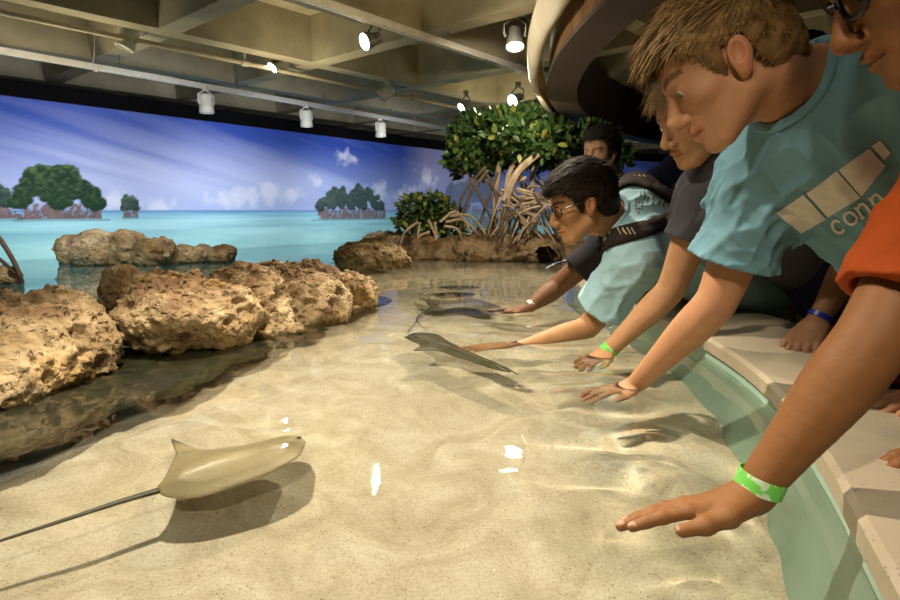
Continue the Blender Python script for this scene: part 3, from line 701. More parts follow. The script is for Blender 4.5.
for pts in [[(486, 166), (466, 190), (452, 222), (446, 246)], [(488, 170), (470, 195), (461, 225), (458, 250)], [(485, 170), (497, 200), (488, 228), (482, 250)], [(470, 178), (482, 200), (494, 225), (503, 250)], [(498, 172), (486, 205), (476, 235), (470, 252)], [(478, 172), (492, 188), (508, 200), (540, 212)]]:
    root('prop_root', [at(x, y, 5.05+.1*rs.rand()) for x, y in pts], .013, .011, M_darkbark, tree)
for i in range(52):
    x0 = rs.uniform(500, 550); y0 = rs.uniform(172, 222); s = rs.choice([-1, 1]); w_ = rs.uniform(12, 46)*s; Y = rs.uniform(4.72, 5.3)
    x1 = np.clip(x0+w_, 470, 572); yb = 262-(Y-4.7)*14
    g = rs.uniform(.05, .36); pts = [(x0, y0), (x0+(x1-x0)*.35, y0+(yb-y0)*g), (x0+(x1-x0)*.72, y0+(yb-y0)*(.32+g)), (x1, yb)]
    root('prop_root', [at(x, y, Y) for x, y in pts], rs.uniform(.007, .012), .0065, M_bark if rs.rand() < .55 else M_darkbark, tree)
for i in range(12):
    x0 = rs.uniform(492, 530); y0 = rs.uniform(178, 225); x1 = x0+rs.uniform(15, 45); y1 = y0+rs.uniform(-14, 22); Y = rs.uniform(4.8, 5.2)
    root('cross_branch', [at(x0, y0, Y), at((x0+x1)/2, (y0+y1)/2-3, Y), at(x1, y1, Y)], .012, .009, M_bark, tree)
shrub = empty('mangrove_shrub', tuple(atz(430, 245, .1))); tag(shrub, 'low leafy mangrove shrub with leaves tinted as if lit, left of the tall tree', 'shrub')
blobs = [(at(px, py, Y), r) for px, py, Y, r in [(412, 208, 5.5, (.13, .14, .11)), (432, 206, 5.4, (.15, .15, .11)), (424, 222, 5.3, (.18, .15, .11)), (446, 218, 5.3, (.14, .14, .12)), (405, 224, 5.5, (.09, .1, .08)), (455, 230, 5.2, (.10, .1, .07)), (436, 231, 5.2, (.16, .12, .08))]]
foliage(blobs, 1500, .065, 9, shrub, .22)
for pts in [[(418, 222), (405, 232), (400, 246)], [(420, 222), (418, 234), (416, 248)], [(428, 220), (434, 232), (440, 250)], [(440, 222), (455, 212), (468, 226), (472, 248)], [(446, 222), (462, 220), (476, 232), (482, 252)], [(430, 232), (420, 236), (412, 248)], [(444, 226), (458, 230), (464, 248)], [(435, 222), (436, 236), (433, 250)], [(450, 216), (470, 216), (484, 232), (490, 252)]]:
    root('prop_root', [at(x, y, 5.05) for x, y in pts], .013, .010, M_bark, shrub)
twig = empty('bare_branch', tuple(atz(15, 283, 0))); tag(twig, 'bare dark branch standing in the water at the left edge', 'branch')
root('main_branch', [at(-12, 225, 3.3), at(2, 242, 3.3), at(14, 262, 3.28), at(20, 277, 3.27), at(21, 288, 3.27)], .014, .011, M_darkbark, twig)
root('side_branch', [at(-10, 252, 3.35), at(2, 261, 3.3), at(12, 270, 3.28), at(19, 276, 3.27)], .010, .008, M_darkbark, twig)
# ================================================================ RAYS
def poly_sdf(P2, poly):
    n = len(poly); d = np.full(P2.shape[:-1], 1e9); s = np.ones(P2.shape[:-1])
    for i in range(n):
        a = poly[i]; b = poly[i-1]; e = b-a; w_ = P2-a
        t = np.clip((w_ @ e)/max(e @ e, 1e-12), 0, 1); q = w_-t[..., None]*e; d = np.minimum(d, (q*q).sum(-1))
        c1 = P2[..., 1] >= a[1]; c2 = P2[..., 1] < b[1]; c3 = e[0]*w_[..., 1] > e[1]*w_[..., 0]
        s = np.where((c1 & c2 & c3) | (~c1 & ~c2 & ~c3), -s, s)
    return s*np.sqrt(d)
def ray_fish(outline, za, zr, label, tail, m_top, thick=.018, spine=None, lift=None, h=.004, eyes=(), tailr=.007, extra=()):
    """outline traced on the apparent plane za, built at its real depth zr"""
    P2 = np.array([p[:2] for p in bez([atw(x, y, zr) for x, y in list(outline)+[outline[0]]], 3)[:-1]])
    c = P2.mean(0); r = empty('stingray', (c[0], c[1], zr)); tag(r, label, 'stingray')
    sp_ = [atw(x, y, zr)[:2] for x, y in spine]
    def spd(Q):
        d = np.full(Q.shape[:-1], 9.)
        for i in range(len(sp_)-1):
            a, b = sp_[i], sp_[i+1]; e = b-a; t = np.clip(((Q-a) @ e)/(e @ e), 0, 1); d = np.minimum(d, np.linalg.norm(Q-a-t[..., None]*e, axis=-1))
        return d
    zc = (lambda Q: zr+(lift(Q) if lift else 0))
    def f(P):
        Q = P[..., :2].astype(float); d = poly_sdf(Q, P2); ins = np.clip(-d, 0, 1)
        t = .0035+thick*.5*(1-np.exp(-ins/.05))+thick*np.exp(-(spd(Q)/.045)**2)*np.clip(ins/.03, 0, 1)
        return smax(d, np.abs(P[..., 2]-zc(Q)-t*.25)-t, .006)*.85
    lo = np.append(P2.min(0)-.02, zr-.09); hi = np.append(P2.max(0)+.02, zr+.11)
    ops = [Op(f, lo+.01, hi-.01, 0, 'u')]
    body = sdf_obj('body', ops, h, m_top, r, lo, hi)
    if tail:
        pts = bez([np.append(atw(x, y, zr)[:2], zr+dz) for x, y, dz in tail], 8); n = len(pts)
        MB().tube(pts, [tailr*(1-.75*i/(n-1)) for i in range(n)], 8).build('tail', M_tail, r, True)
    for x, y in eyes:
        q = atw(x, y, zr)[:2]; z = zr+float(zc(q)-zr)+thick*1.0
        me = bpy.data.meshes.new('eye'); bm = bmesh.new(); bmesh.ops.create_uvsphere(bm, u_segments=12, v_segments=8, radius=.005); bm.to_mesh(me); bm.free()
        e = link('eye', me, M_eyeb, r); e.location = Vector((q[0], q[1], z))-r.location; e.matrix_parent_inverse = Matrix()
    return r
M_ray = mat('tan_ray_skin', (.52, .43, .25), (.40, .33, .19), scale=7, rough=.35, bump=.1, bscale=60, spec=.5)
M_rayd = mat('olive_ray_skin', (.16, .14, .085), (.10, .09, .055), scale=9, rough=.4, spec=.4)
M_raym = mat('grey_olive_ray_skin', (.24, .20, .13), (.17, .145, .09), scale=9, rough=.4, spec=.4)
M_tail = mat('dark_tail_skin', (.09, .075, .045), (.06, .05, .03), rough=.5)
M_eyeb = mat('black_eye', (.01, .01, .01), rough=.15)
ra = atw(240, 466, -.15)[:2]; near_n = unit(atw(230, 491, -.15)[:2]-atw(240, 440, -.15)[:2])
ray_fish([(307, 441), (301, 434), (285, 432), (262, 438), (235, 444), (212, 447), (192, 444), (171, 436), (175, 450), (173, 464), (166, 480), (157, 490), (166, 496), (200, 495), (240, 485), (270, 476), (297, 463), (304, 452)], -.10, -.150,
    'tan cownose ray gliding over the sand in the foreground, long tail trailing left', [(160, 491, .004), (120, 503, .005), (70, 518, .0), (0, 538, -.01), (-60, 556, -.02)], M_ray, .014, [(298, 443), (255, 457), (205, 475), (165, 488)],
    lambda Q: .035*np.clip(((Q-ra) @ near_n)/.10, -1, 1)*-1*np.clip(((Q-ra) @ near_n)/.10, -1, 1)+.02, .003, [(299, 437), (293, 446)], .008)
ray_fish([(404, 337), (416, 333), (437, 335), (448, 341), (463, 349), (484, 358), (502, 366), (512, 373), (496, 370), (474, 363), (455, 357), (440, 352), (428, 351), (413, 351), (420, 346), (411, 341)], -.05, -.075,
    'dark olive ray being stroked by the boy in the backpack, wing curled at the front', [(503, 367, 0), (510, 370, -.004), (518, 374, -.008)], M_rayd, .02, [(418, 338), (450, 348), (500, 367)], None, .004, [(413, 336)], .006)
ray_fish([(416, 297), (432, 299), (452, 300), (470, 297), (484, 301), (500, 307), (482, 309), (462, 308), (442, 309), (430, 307), (424, 301)], -.08, -.115,
    'grey olive ray beneath the hand with the white bracelet, tail curling towards the viewer', [(432, 307, 0), (420, 315, -.01), (417, 321, -.015), (424, 328, -.02)], M_raym, .02, [(480, 304), (440, 305)], None, .005, (), .006)
ray_fish([(438, 287), (452, 285.5), (466, 285), (480, 287.5), (466, 289.5), (450, 290)], -.08, -.115, 'farthest ray, a small dark one seen beyond the others', [(440, 287, 0), (425, 289, 0), (405, 292, 0)], M_rayd, .02, [(445, 287), (475, 287)], None, .006, (), .007)
# ================================================================ PEOPLE
from mathutils.bvhtree import BVHTree
M_skin = mat('skin', (1, 1, 1), (.90, .86, .84), scale=30, rough=.55, bump=.12, bscale=260, tint='tint', sss=.10, spec=.28, bdist=.004)
M_hair = mat('hair', (1, 1, 1), (.7, .66, .6), scale=60, rough=.6, tint='tint', spec=.15)
M_white_eye = mat('eye_white', (.75, .72, .66), rough=.15)
M_iris = mat('iris', (.05, .06, .05), rough=.1)
def xf(op, M, C, s=1.0):
    """places an op given in a body part's own axes (columns of M) at C"""
    M = np.array(M, float); C = np.array(C, float)
    lo, hi = op.lo, op.hi
    cs = np.array([[(lo, hi)[i][0], (lo, hi)[j][1], (lo, hi)[k][2]] for i in (0, 1) for j in (0, 1) for k in (0, 1)])
    w = (cs*s) @ M.T+C
    return Op(lambda P: op.f(((P-C) @ M)/s)*s, w.min(0), w.max(0), op.k*s, op.mode)
def frame(fwd, roll=0.0):
    f = unit(fwd); x = unit(np.cross(f, (0, 0, 1))); z = np.cross(x, f)
    c, s_ = math.cos(roll), math.sin(roll); x, z = c*x+s_*z, c*z-s_*x
    return np.stack([x, f, z], 1)
LIPS_U = [(-.023, .080, -.0600), (-.009, .0925, -.0545), (0, .0920, -.0560), (.009, .0925, -.0545), (.023, .080, -.0600)]
LIPS_L = [(-.020, .080, -.0620), (0, .0905, -.0670), (.020, .080, -.0620)]
def head_ops(wide=1.0, nose=1.0, jaw=1.0):
    o = [ell((0, -.014, .043), (.073*wide, .092, .085), k=0), ell((0, .042, .045), (.058, .042, .052), k=.03), ell((0, .032, -.022), (.058*wide, .058, .072), k=.03)]
    for s in (-1, 1):
        o += [ell((s*.040, .054, -.014), (.022, .022, .017), k=.02), cap((s*.052*jaw, .006, -.050), (s*.026*jaw, .060, -.088), .019, .0165, k=.024),
              cap((s*.038, .073, .027), (s*.008, .0835, .025), .0095, .009, k=.012)]
    o += [ell((0, .074, -.090), (.021, .017, .016), k=.018), ell((0, .074, -.058), (.027, .017, .024), k=.016)]
    for s in (-1, 1): o.append(ell((s*.031, .096, .007), (.019, .0165, .0120), k=.013, mode='s'))
    o += [cap((0, .083, .018), (0, .105*nose+.002, -.024), .0075, .0100, k=.011), ell((0, .1065*nose, -.030), (.0115, .0115, .0105), k=.007)]
    for s in (-1, 1):
        o += [ell((s*.0125, .096, -.034), (.0085, .0105, .0085), k=.006), ell((s*.0065, .103, -.0425), (.0042, .0055, .004), k=.003, mode='s'),
              ell((s*.031, .0715, .007), (.0152, .0150, .0142), k=.004), ell((s*.032, .0890, .0035), (.0135, .0110, .0054), k=.0012, mode='s')]
    o += chain(LIPS_U, [.0028, .0052, .0048, .0052, .0028], k=.005)+chain(LIPS_L, [.0028, .0066, .0028], k=.005)
    o += chain([(-.023, .0840, -.0612), (0, .0990, -.0608), (.023, .0840, -.0612)], [.0012, .0018, .0012], k=.0022, mode='s')
    for s in (-1, 1):
        E_ = np.array([[1, 0, 0], [0, math.cos(.28), -math.sin(.28)], [0, math.sin(.28), math.cos(.28)]])
        o += [ell((s*.077*wide, -.004, -.002), (.0085, .0165, .0268), E_, k=.007), ell((s*.0845*wide, -.0005, .002), (.0075, .0095, .0155), E_, k=.004, mode='s'), ell((s*.0745*wide, .002, -.026), (.007, .0095, .010), k=.008)]
    return o
HL_Y = [-.13, -.05, -.026, -.020, .008, .013, .018, .030, .036, .050, .066, .11]
HL_Z = [-.062, -.056, -.030, .022, .026, .015, -.020, -.020, .028, .052, .076, .080]
def seg_d(P, a, b):
    a = np.array(a, float); b = np.array(b, float); d = b-a; t = np.clip(((P-a) @ d)/(d @ d), 0, 1); return np.linalg.norm(P-a-t[:, None]*d, axis=1)
def head_tint(L, C, skin, brow, stub=0.0):
    """L: vertices in head axes"""
    m = np.all(np.abs(L) < .16, 1); 
    lips = np.min([seg_d(L, LIPS_U[i], LIPS_U[i+1]) for i in range(4)]+[seg_d(L, LIPS_L[i], LIPS_L[i+1]) for i in range(2)], 0)
    w = np.clip((.0075-lips)/.002, 0, 1)[:, None]*.75; C = C*(1-w)+np.array(skin)*np.array((.86, .60, .56))*w
    ax = np.abs(L[:, 0]); bz = .0255+.006*np.sin(np.clip((ax-.008)/.045, 0, 1)*PI*.8)
    b = np.clip((.0058-np.abs(L[:, 2]-bz))/.002, 0, 1)*(ax > .009)*(ax < .054)*(L[:, 1] > .045)
    b = (b*np.clip(.9+1.2*vnoise(L, 420), 0, 1))[:, None]*.95; C = C*(1-b)+np.array(brow)*b
    ck = np.exp(-(((ax-.042)/.02)**2+((L[:, 2]+.022)/.022)**2))*(L[:, 1] > .03); C = C*(1-.16*ck[:, None])+np.array(skin)*np.array((1.12, .75, .68))*.16*ck[:, None]
    er = np.clip((ax-.076)/.006, 0, 1)*(np.abs(L[:, 2]) < .045); C = C*(1-er[:, None]*np.array((-.02, .18, .2)))
    return C
def hand_ops(curl=(.15, .2, .15), spread=.06, thumb=0.0, drop=0.0):
    """right angles: wrist at origin, fingers along +y, back of the hand +z, thumb on +x"""
    o = [ecap((0, -.012, 0), (0, .022, 0), .025, .031, .018, .017, (1, 0, 0), k=.012), ecap((0, .020, 0), (.001, .078, 0), .031, .037, .0165, .0115, (1, 0, 0), k=.012), ell((.022, .030, -.006), (.017, .030, .014), k=.012), ell((-.022, .030, -.006), (.013, .030, .012), k=.012)]
    tips = []
    for i, (x, y, Ln, r) in enumerate([(.0275, .084, .075, .0086), (.0090, .088, .083, .0088), (-.0100, .085, .077, .0083), (-.0275, .077, .060, .0074)]):
        p = np.array((x*.93, y-.022, 0.)); q = np.array((x, y, .001)); pts = [p, q]; a = drop; sx = (1.5-i)*spread
        for f, c in zip((.46, .29, .25), curl):
            a += c*(1+.12*i); d = np.array((math.sin(sx)*math.cos(a), math.cos(sx)*math.cos(a), -math.sin(a))); q = q+d*Ln*f; pts.append(q)
        o += chain(pts, [r*1.05, r*1.06, r*1.0, r*.92, r*.78], k=.0035)
        for j in (1, 2): o.append(ell(pts[j]+np.array((0, 0, r*.12)), (r*.98, r*1.1, r*.95), k=.004))
        tips.append((pts[-1], d, r))
    ta = thumb
    pts = [np.array(p, float) for p in [(.018, .010, -.004), (.041, .042, -.010), (.049+.012*ta, .074, -.013), (.051+.024*ta, .103, -.014)]]
    o += chain(pts, [.0135, .0125, .0105, .0085], k=.008); o.append(ell(pts[2], (.0108, .0115, .0105), k=.005))
    tips.append((pts[-1], unit(pts[-1]-pts[-2]), .0088))
    return o, tips
def hand_frame(wrist, tip, right=True, up=(0, 0, 1)):
    y = unit(np.array(tip)-np.array(wrist)); z = np.array(up, float); z = unit(z-y*z.dot(y)); x = np.cross(y, z)*(-1 if right else 1)
    return np.stack([x, y, z], 1)
def arm_ops(S, E, Wr, f=1.0):
    S, E, Wr = [np.array(p, float) for p in (S, E, Wr)]
    u = E-S; w = Wr-E; e0 = E-unit(u)*.02; e1 = E+unit(w)*.02
    return limb([S, S+u*.5, e0, e1, E+w*.30, E+w*.70, Wr], [.052*f, .048*f, .0415*f, .041*f, .0400*f, .0295*f, .0232*f])
def torso_ops(nb, RS, LS, hip, wid=.150, th=.098, inf=0.0, sh=.056, hipdir=(0, 1, 0), belly=1.0):
    nb, RS, LS, hip = [np.array(p, float) for p in (nb, RS, LS, hip)]; mid = (RS+LS)/2*.75+nb*.25; L = np.linalg.norm(hip-mid); t = (hip-mid)/L; w = RS-LS; sn = unit(RS-LS)*sh*.2
    return [cap(RS-sn, mid, sh+inf, sh+.02+inf, k=.05), cap(LS+sn, mid, sh+inf, sh+.02+inf, k=.05), cap(nb, RS*.55+nb*.45, .050+inf, .048+inf, k=.04), cap(nb, LS*.55+nb*.45, .050+inf, .048+inf, k=.04),
            ecap(mid+t*.05, mid+t*L*.5, wid+inf, wid*.92+inf, th+inf, th*.95*belly+inf, w, k=.05), ecap(mid+t*L*.5, hip, wid*.92+inf, wid+inf, th*.95*belly+inf, th*1.05+inf, w*.4+np.array(hipdir)*.3, k=.06)]
def leg_ops(hip, feet, inf=0.0, to_knee=False, bend=.05):
    o = []
    for f in feet:
        f = np.array(f, float); h = np.array(hip, float)+(f-np.array(hip))*np.array((.5, .75, 0))*1.0; h[2] = hip[2]-.03
        k = (h+f)/2+np.array((-bend, 0, .0)); a = f+np.array((0, 0, .07))
        if to_knee: o += chain([h, k], [.088+inf, .070+inf], k=.03)
        else: o += chain([h, k, k+(a-k)*.35, a], [.085, .056, .054, .036], k=.03)
    return o
def merge(parts):
    V = np.vstack([p[0] for p in parts]); off = np.cumsum([0]+[len(p[0]) for p in parts[:-1]]); Q = np.vstack([p[1]+o for p, o in zip(parts, off)]); return V, Q
def hair_mesh(name, M, C, s, parent, col, n, thick=.012, length=.03, fringe=0.0, seed=1, wide=1.0, lift=.35, tone=.5, zshift=0.0):
    """cap of hair over the skull plus loose strands"""
    rs = np.random.RandomState(seed); th = thick
    cut = Op(lambda P: (np.interp(P[..., 1], HL_Y, HL_Z)+zshift*(P[..., 1] > .03)-P[..., 2]+.006*vnoise(P, 130)-.0*P[..., 0]), [-9]*3, [9]*3, .006, 'i')
    ops = [ell((0, -.014, .043), (.073*wide+th*.8, .092+th, .085+th*1.4), k=0), ell((0, .042, .047), (.058+th*.7, .042+th, .052+th*1.2), k=.03), ell((0, -.03, -.02), (.062*wide+th*.4, .075+th*.4, .06), k=.03)]
    def d(P):
        a = vnoise(np.stack([P[..., 0]*70, P[..., 1]*26-P[..., 2]*26, P[..., 2]*26+P[..., 1]*10], -1).astype(np.float32), 2.2)
        return a*.006+vnoise(P, 60)*.004
    lops = ops+[disp(d), cut]
    lo = np.array((-.125, -.15, -.10)); hi = np.array((.125, .13, .19))
    V, Q = sdf_mesh(lops, lo, hi, .0032)
    c3 = np.array(col); nz = fbm(V*np.array((2.5, 1, 1)), 45, 3)
    Cc = np.clip(c3*(1+tone*nz[:, None]*1.6), 0, 1)
    # strands
    ctr = np.array((0, -.015, .02)); SV, SQ, SC_ = [], [], []
    idx = rs.choice(len(V), n)
    for i in idx:
        p = V[i]; nr = unit((p-ctr)/np.array((.08, .1, .09))); fl = np.array((p[0]*1.2, .75+fringe*(p[1] > .0), -.05-(p[2] < .06)*.8)); fl[1] -= 1.1*(p[1] < -.07)
        tg = fl-nr*fl.dot(nr); tg = tg/max(np.linalg.norm(tg), 1e-6); L_ = length*rs.uniform(.5, 1.2)*np.clip(.28+(p[2]-.03)*11, .28, 1)*(1+fringe*.7*(p[1] > .045)*(p[2] > .06))
        dr = unit(tg+nr*lift*rs.uniform(.5, 1.4)+rs.randn(3)*.14); sd = unit(np.cross(dr, nr))*rs.uniform(.0006, .0012)
        k = len(SV); b = p-nr*.003; m1 = b+dr*L_*.5+nr*.001; e = b+dr*L_+tg*L_*.12-nr*L_*.06+np.array((0, 0, -.04*L_))
        SV += [b-sd, b+sd, m1+sd*.9, m1-sd*.9, e+sd*.25, e-sd*.25]; SQ += [(k, k+1, k+2, k+3), (k+3, k+2, k+4, k+5)]
        cc = np.clip(c3*rs.uniform(1-tone*.7, 1+tone*1.1), 0, 1); SC_ += [cc]*6
    Vw, Qw = merge([(V, Q), (np.array(SV), np.array(SQ))]); Cw = np.vstack([Cc, np.array(SC_)])
    me = mesh_np(name, (Vw*s) @ np.array(M).T+C, Qw); color_attr(me, Cw)
    o = link(name, me, M_hair, parent)
    return o
def eyes(M, C, s, parent, look=(0, .8, -.6)):
    for sx in (-1, 1):
        V = []; c = np.array((sx*.0315, .0725, .0060)); lk = unit(look)
        mb = MB().lathe([(.0001, .0131)]+[(.0131*math.sin(a), .0131*math.cos(a)) for a in np.linspace(.15, PI-.01, 14)], c, lk, 16)
        mb.v = [tuple((np.array(p)*s) @ np.array(M).T+C) for p in mb.v]; e = mb.build('eye', M_white_eye, parent, True)
        mi = MB().lathe([(.0001, .0140), (.0035, .0138), (.0062, .0127)], c, lk, 16); mi.v = [tuple((np.array(p)*s) @ np.array(M).T+C) for p in mi.v]
        mi.build('iris', M_iris, e, True)
def figure(name_label, skin, head, fwd, nb, RS, LS, hip, Rarm=None, Larm=None, feet=None, roll=0.0, hs=1.0, hair=None, brow=(.06, .04, .025), shirt=None, shirt_h=.005,
           sleeve=.55, pieces=None, fold=None, wid=.150, th=.098, pants=None, head_kw={}, hz=.0022, armh=.003, look=(0, .8, -.6), neck_r=.054, slv_r=(.066, .074), armf=1.0, hip_cut=True, group=None, belly=1.0, collar=True, neck_open=.068):
    """one visitor: continuous body, clothes, hair and eyes as its children"""
    head = np.array(head, float); M = frame(fwd, roll); feet = feet or [(hip[0]+.10, hip[1]-.10, -.75), (hip[0]+.12, hip[1]+.12, -.75)]
    root = empty('person', (hip[0]+.1, hip[1], -.75)); tag(root, name_label, 'person', group)
    nb, RS, LS, hip = [np.array(p, float) for p in (nb, RS, LS, hip)]
    hops = [xf(o, M, head, hs) for o in head_ops(**head_kw)]
    nk0 = head+M @ np.array((0, -.038, -.045))*hs; nk1 = head+M @ np.array((0, -.018, -.066))*hs
    body = torso_ops(nb, RS, LS, hip, wid-.012, th-.010, 0, .050, belly=belly)+hops+[cap(nk0, nb, neck_r, neck_r+.008, k=.03), cap(nk1, nb, neck_r*.62, neck_r*.9, k=.02)]+leg_ops(hip, feet)
    tips = []; arms = []; cuts = []
    for side, A in (('R', Rarm), ('L', Larm)):
        if A is None: continue
        S = RS if side == 'R' else LS; E, Wr, T_ = [np.array(p, float) for p in A['pts']]
        Mh = hand_frame(Wr, T_, side == 'R', A.get('up', (0, 0, 1))); hsz = A.get('size', 1.0)*armf
        ho, tp = hand_ops(A.get('curl', (.15, .2, .15)), A.get('spread', .06), A.get('thumb', 0), A.get('drop', 0))
        ao = arm_ops(S, E, Wr, armf)+[xf(o, Mh, Wr, hsz) for o in ho]; arms.append((side, S, E, Wr, ao)); body += ao
        tips += [(Wr+Mh @ p*hsz, Mh @ d, r*hsz, Mh[:, 2]) for p, d, r in tp]
    parts = []
    nd = unit(nb-nk0); ncut = nk0+(nb-nk0)*.62
    # head and neck, fine; each arm from inside the sleeve, fine; the trunk under the clothes, coarser
    hb_lo, hb_hi = head-.17*hs, head+.17*hs; hb_lo = np.minimum(hb_lo, np.minimum(nk0, ncut)-.08); hb_hi = np.maximum(hb_hi, np.maximum(nk0, ncut)+.08)
    parts.append(sdf_mesh([o for o in body]+[half(ncut, nd)], hb_lo, hb_hi, hz))
    rest = [half(ncut-nd*.004, -nd)]
    for side, S, E, Wr, ao in arms:
        d = unit(E-S); c = S+(E-S)*.30; lo, hi = ops_box(ao, .02)
        parts.append(sdf_mesh(ao+[half(c, -d)], np.minimum(lo, c), hi, armh)); rest.append(Op(lambda P, c=c, d=d, S=S: np.where(np.linalg.norm(P-c, axis=-1) < .5, np.maximum((P-c-.004*d) @ d, .0)*0+((P-c-.004*d) @ d), -1), [-9]*3, [9]*3, 0, 'i') if False else None)
    trunk = [o for o in torso_ops(nb, RS, LS, hip, wid-.012, th-.010, 0, .050, belly=belly)+[cap(nk0, nb, neck_r, neck_r+.008, k=.03)]+leg_ops(hip, feet)]
    for side, S, E, Wr, ao in arms: trunk.append(cap(S, S+(E-S)*.302, .053*armf, .0512*armf, k=.02))
    lo, hi = ops_box(trunk); parts.append(sdf_mesh(trunk+[half(ncut-nd*.004, -nd)], lo, hi, .009))
    V, Q = merge(parts); me = mesh_np('body', V, Q)
    Cc = np.tile(np.array(skin), (len(V), 1))*(1+.10*fbm(V, 14, 3)[:, None]); L = ((V-head) @ M)/hs
    nh = len(parts[0][0]); Cc[:nh] = head_tint(L[:nh], Cc[:nh], skin, brow)
    for p, d, r, up in tips:
        q = V-(p+d*r*.05); dd = np.linalg.norm(q-np.outer(q @ d, d)*.35, axis=1); m = (dd < r*.88) & ((q @ up) > r*.36); Cc[m] = Cc[m]*.35+np.array((.70, .42, .32))*.65
    color_attr(me, Cc); link('body', me, M_skin, root)
    eyes(M, head, hs, root, look)
    if hair: hair_mesh('hair', M, head, hs, root, **hair)
    # shirt
    if shirt:
        so = torso_ops(nb, RS, LS, hip, wid, th, .012, .058, belly=belly); tail = []
        for side, S, E, Wr, ao in arms:
            d = unit(E-S); L_ = np.linalg.norm(E-S); c = S+d*L_*sleeve
            lo_, hi_ = c-.16, c+.16
            so.append(cap(S, c+d*.05, slv_r[0], slv_r[1], k=.045))
            # hem: everything of the sleeve past the hem plane goes
            tail.append(Op(lambda P, c=c, d=d: np.maximum(-((P-c) @ d), np.linalg.norm(P-c-d*.06, axis=-1)-.13), c-.2, c+.25, .004, 's'))
            tail.append(cap(c+d*.02, c-d*.07, slv_r[1]-.015, slv_r[0]-.018, k=.003, mode='s'))
        if fold: so.append(disp(fold))
        so += tail
        so.append(cap(nb+nd*.02, nk0-nd*.04, neck_open, neck_open+.004, k=.006, mode='s'))
        hd = unit(hip-(RS+LS)/2); so.append(half(hip+hd*.05, hd))
        lo, hi = ops_box(so, .015); V, Q = sdf_mesh(so, lo, hi, shirt_h)
        sme = mesh_np('shirt', V, Q); link('shirt', sme, shirt, root)
        if collar:
            bv = BVHTree.FromPolygons([tuple(v) for v in V], [tuple(int(i) for i in q) for q in Q]); x = unit(np.cross(nd, (0.2, .5, .8))); y = np.cross(nd, x); pts = []
            for t in np.linspace(0, 2*PI, 49)[:-1]:
                o_ = nb-nd*.16+(x*math.cos(t)+y*math.sin(t))*(neck_open+.006); hh = bv.ray_cast(Vector(o_), Vector(nd), .30)[0]
                pts.append(np.array(hh) if hh is not None else None)
            if sum(p is not None for p in pts) > 30:
                h_ = [((p-nb) @ nd) if p is not None else np.nan for p in pts]; h_ = np.array(h_); ok = ~np.isnan(h_); h_ = np.interp(np.arange(48), np.arange(48)[ok], h_[ok], period=48)
                hs_ = np.real(np.fft.ifft(np.where(np.abs(np.fft.fftfreq(48)*48) < 5, np.fft.fft(h_), 0)))
                ring_ = [nb+nd*(hs_[i]-.001)+(x*math.cos(2*PI*i/48)+y*math.sin(2*PI*i/48))*(neck_open+.005) for i in range(48)]
                MB().tube(ring_+ring_[:1], .0085, 8, False, flat=.55, up=tuple(nd)).build('collar', shirt, root, True)
    if pants:
        po = leg_ops(hip, feet, .02, True)+[ecap(hip+np.array((0, 0, .03)), hip-np.array((0, 0, .12)), wid+.016, wid+.012, th+.026, th+.02, (0, 1, 0), k=.05)]
        sdf_obj('shorts', po, .010, pants, root)
    for f in feet:
        sdf_obj('shoe', [ecap(np.array(f)+np.array((.05, 0, .036)), np.array(f)+np.array((-.14, 0, .028)), .04, .044, .036, .028, (0, 1, 0), k=.02), cap(np.array(f)+np.array((.03, 0, .05)), np.array(f)+np.array((.03, 0, .09)), .045, .042, k=.03), half(np.array(f), (0, 0, -1))], .008, M_shoe, root)
    return root
M_shoe = mat('dark_shoe', (.05, .05, .055), rough=.6)
def cloth(name, c, v=.82, rough=.85, wscale=300): return mat(name, c, tuple(q*v for q in c), scale=5, rough=rough, bump=.15, bscale=wscale, bdist=.003, spec=.15)
def folds(dirs):
    """cloth creases: (direction along the fold, how many per metre, height, centre, reach, offset)"""
    def f(P):
        s = .003*vnoise(P, 9)+.0012*vnoise(P, 40)
        for (al, n, dep, c, rch, ph) in dirs:
            al = unit(al); c = np.array(c, float); q = P-c; a = q @ al; b1 = unit(np.cross(al, (.3, .5, .8))); b2 = np.cross(al, b1)
            w = .03*vnoise(P, 6, ph)
            G = np.stack([(a+w)*n*.16, (q @ b1+w)*n*.62, (q @ b2-w)*n*.62], -1)
            r = (1-2*np.abs(vnoise(G, 1.0, ph*3.7)))**3; r2 = (1-2*np.abs(vnoise(G, 2.1, ph*5.1)))**3
            s = s-dep*(r-.35+.45*(r2-.35))*np.exp(-((q/rch)**2).sum(1))
        return s
    return f
def wristband(parent, E, Wr, t, r, w, m, label=None, name='wristband', tilt=(0, 0, 0), open_=0):
    E = np.array(E, float); Wr = np.array(Wr, float); c = E+(Wr-E)*t; ax = unit(unit(Wr-E)+np.array(tilt))
    o = MB().lathe([(r, -w/2), (r+.0012, -w/2), (r+.0012, w/2), (r, w/2), (r, -w/2)], c, ax, 28, False).build(name, m, parent, True)
    if label: o['label'] = label
    return o
def surf_hit(bvh, px, py, off=.0015):
    o = Vector((0, 0, CAM_Z)); d = Vector(at(px, py, 1.0))-o; d.normalize()
    h, n, i, dist = bvh.ray_cast(o, d)
    if h is None: return None
    if n.dot(d) > 0: n = -n
    return np.array(h+n*off)
def bvh_of(o):
    me = o.data; return BVHTree.FromPolygons([tuple(o.matrix_world @ v.co) if False else tuple(v.co) for v in me.vertices], [tuple(p.vertices) for p in me.polygons])
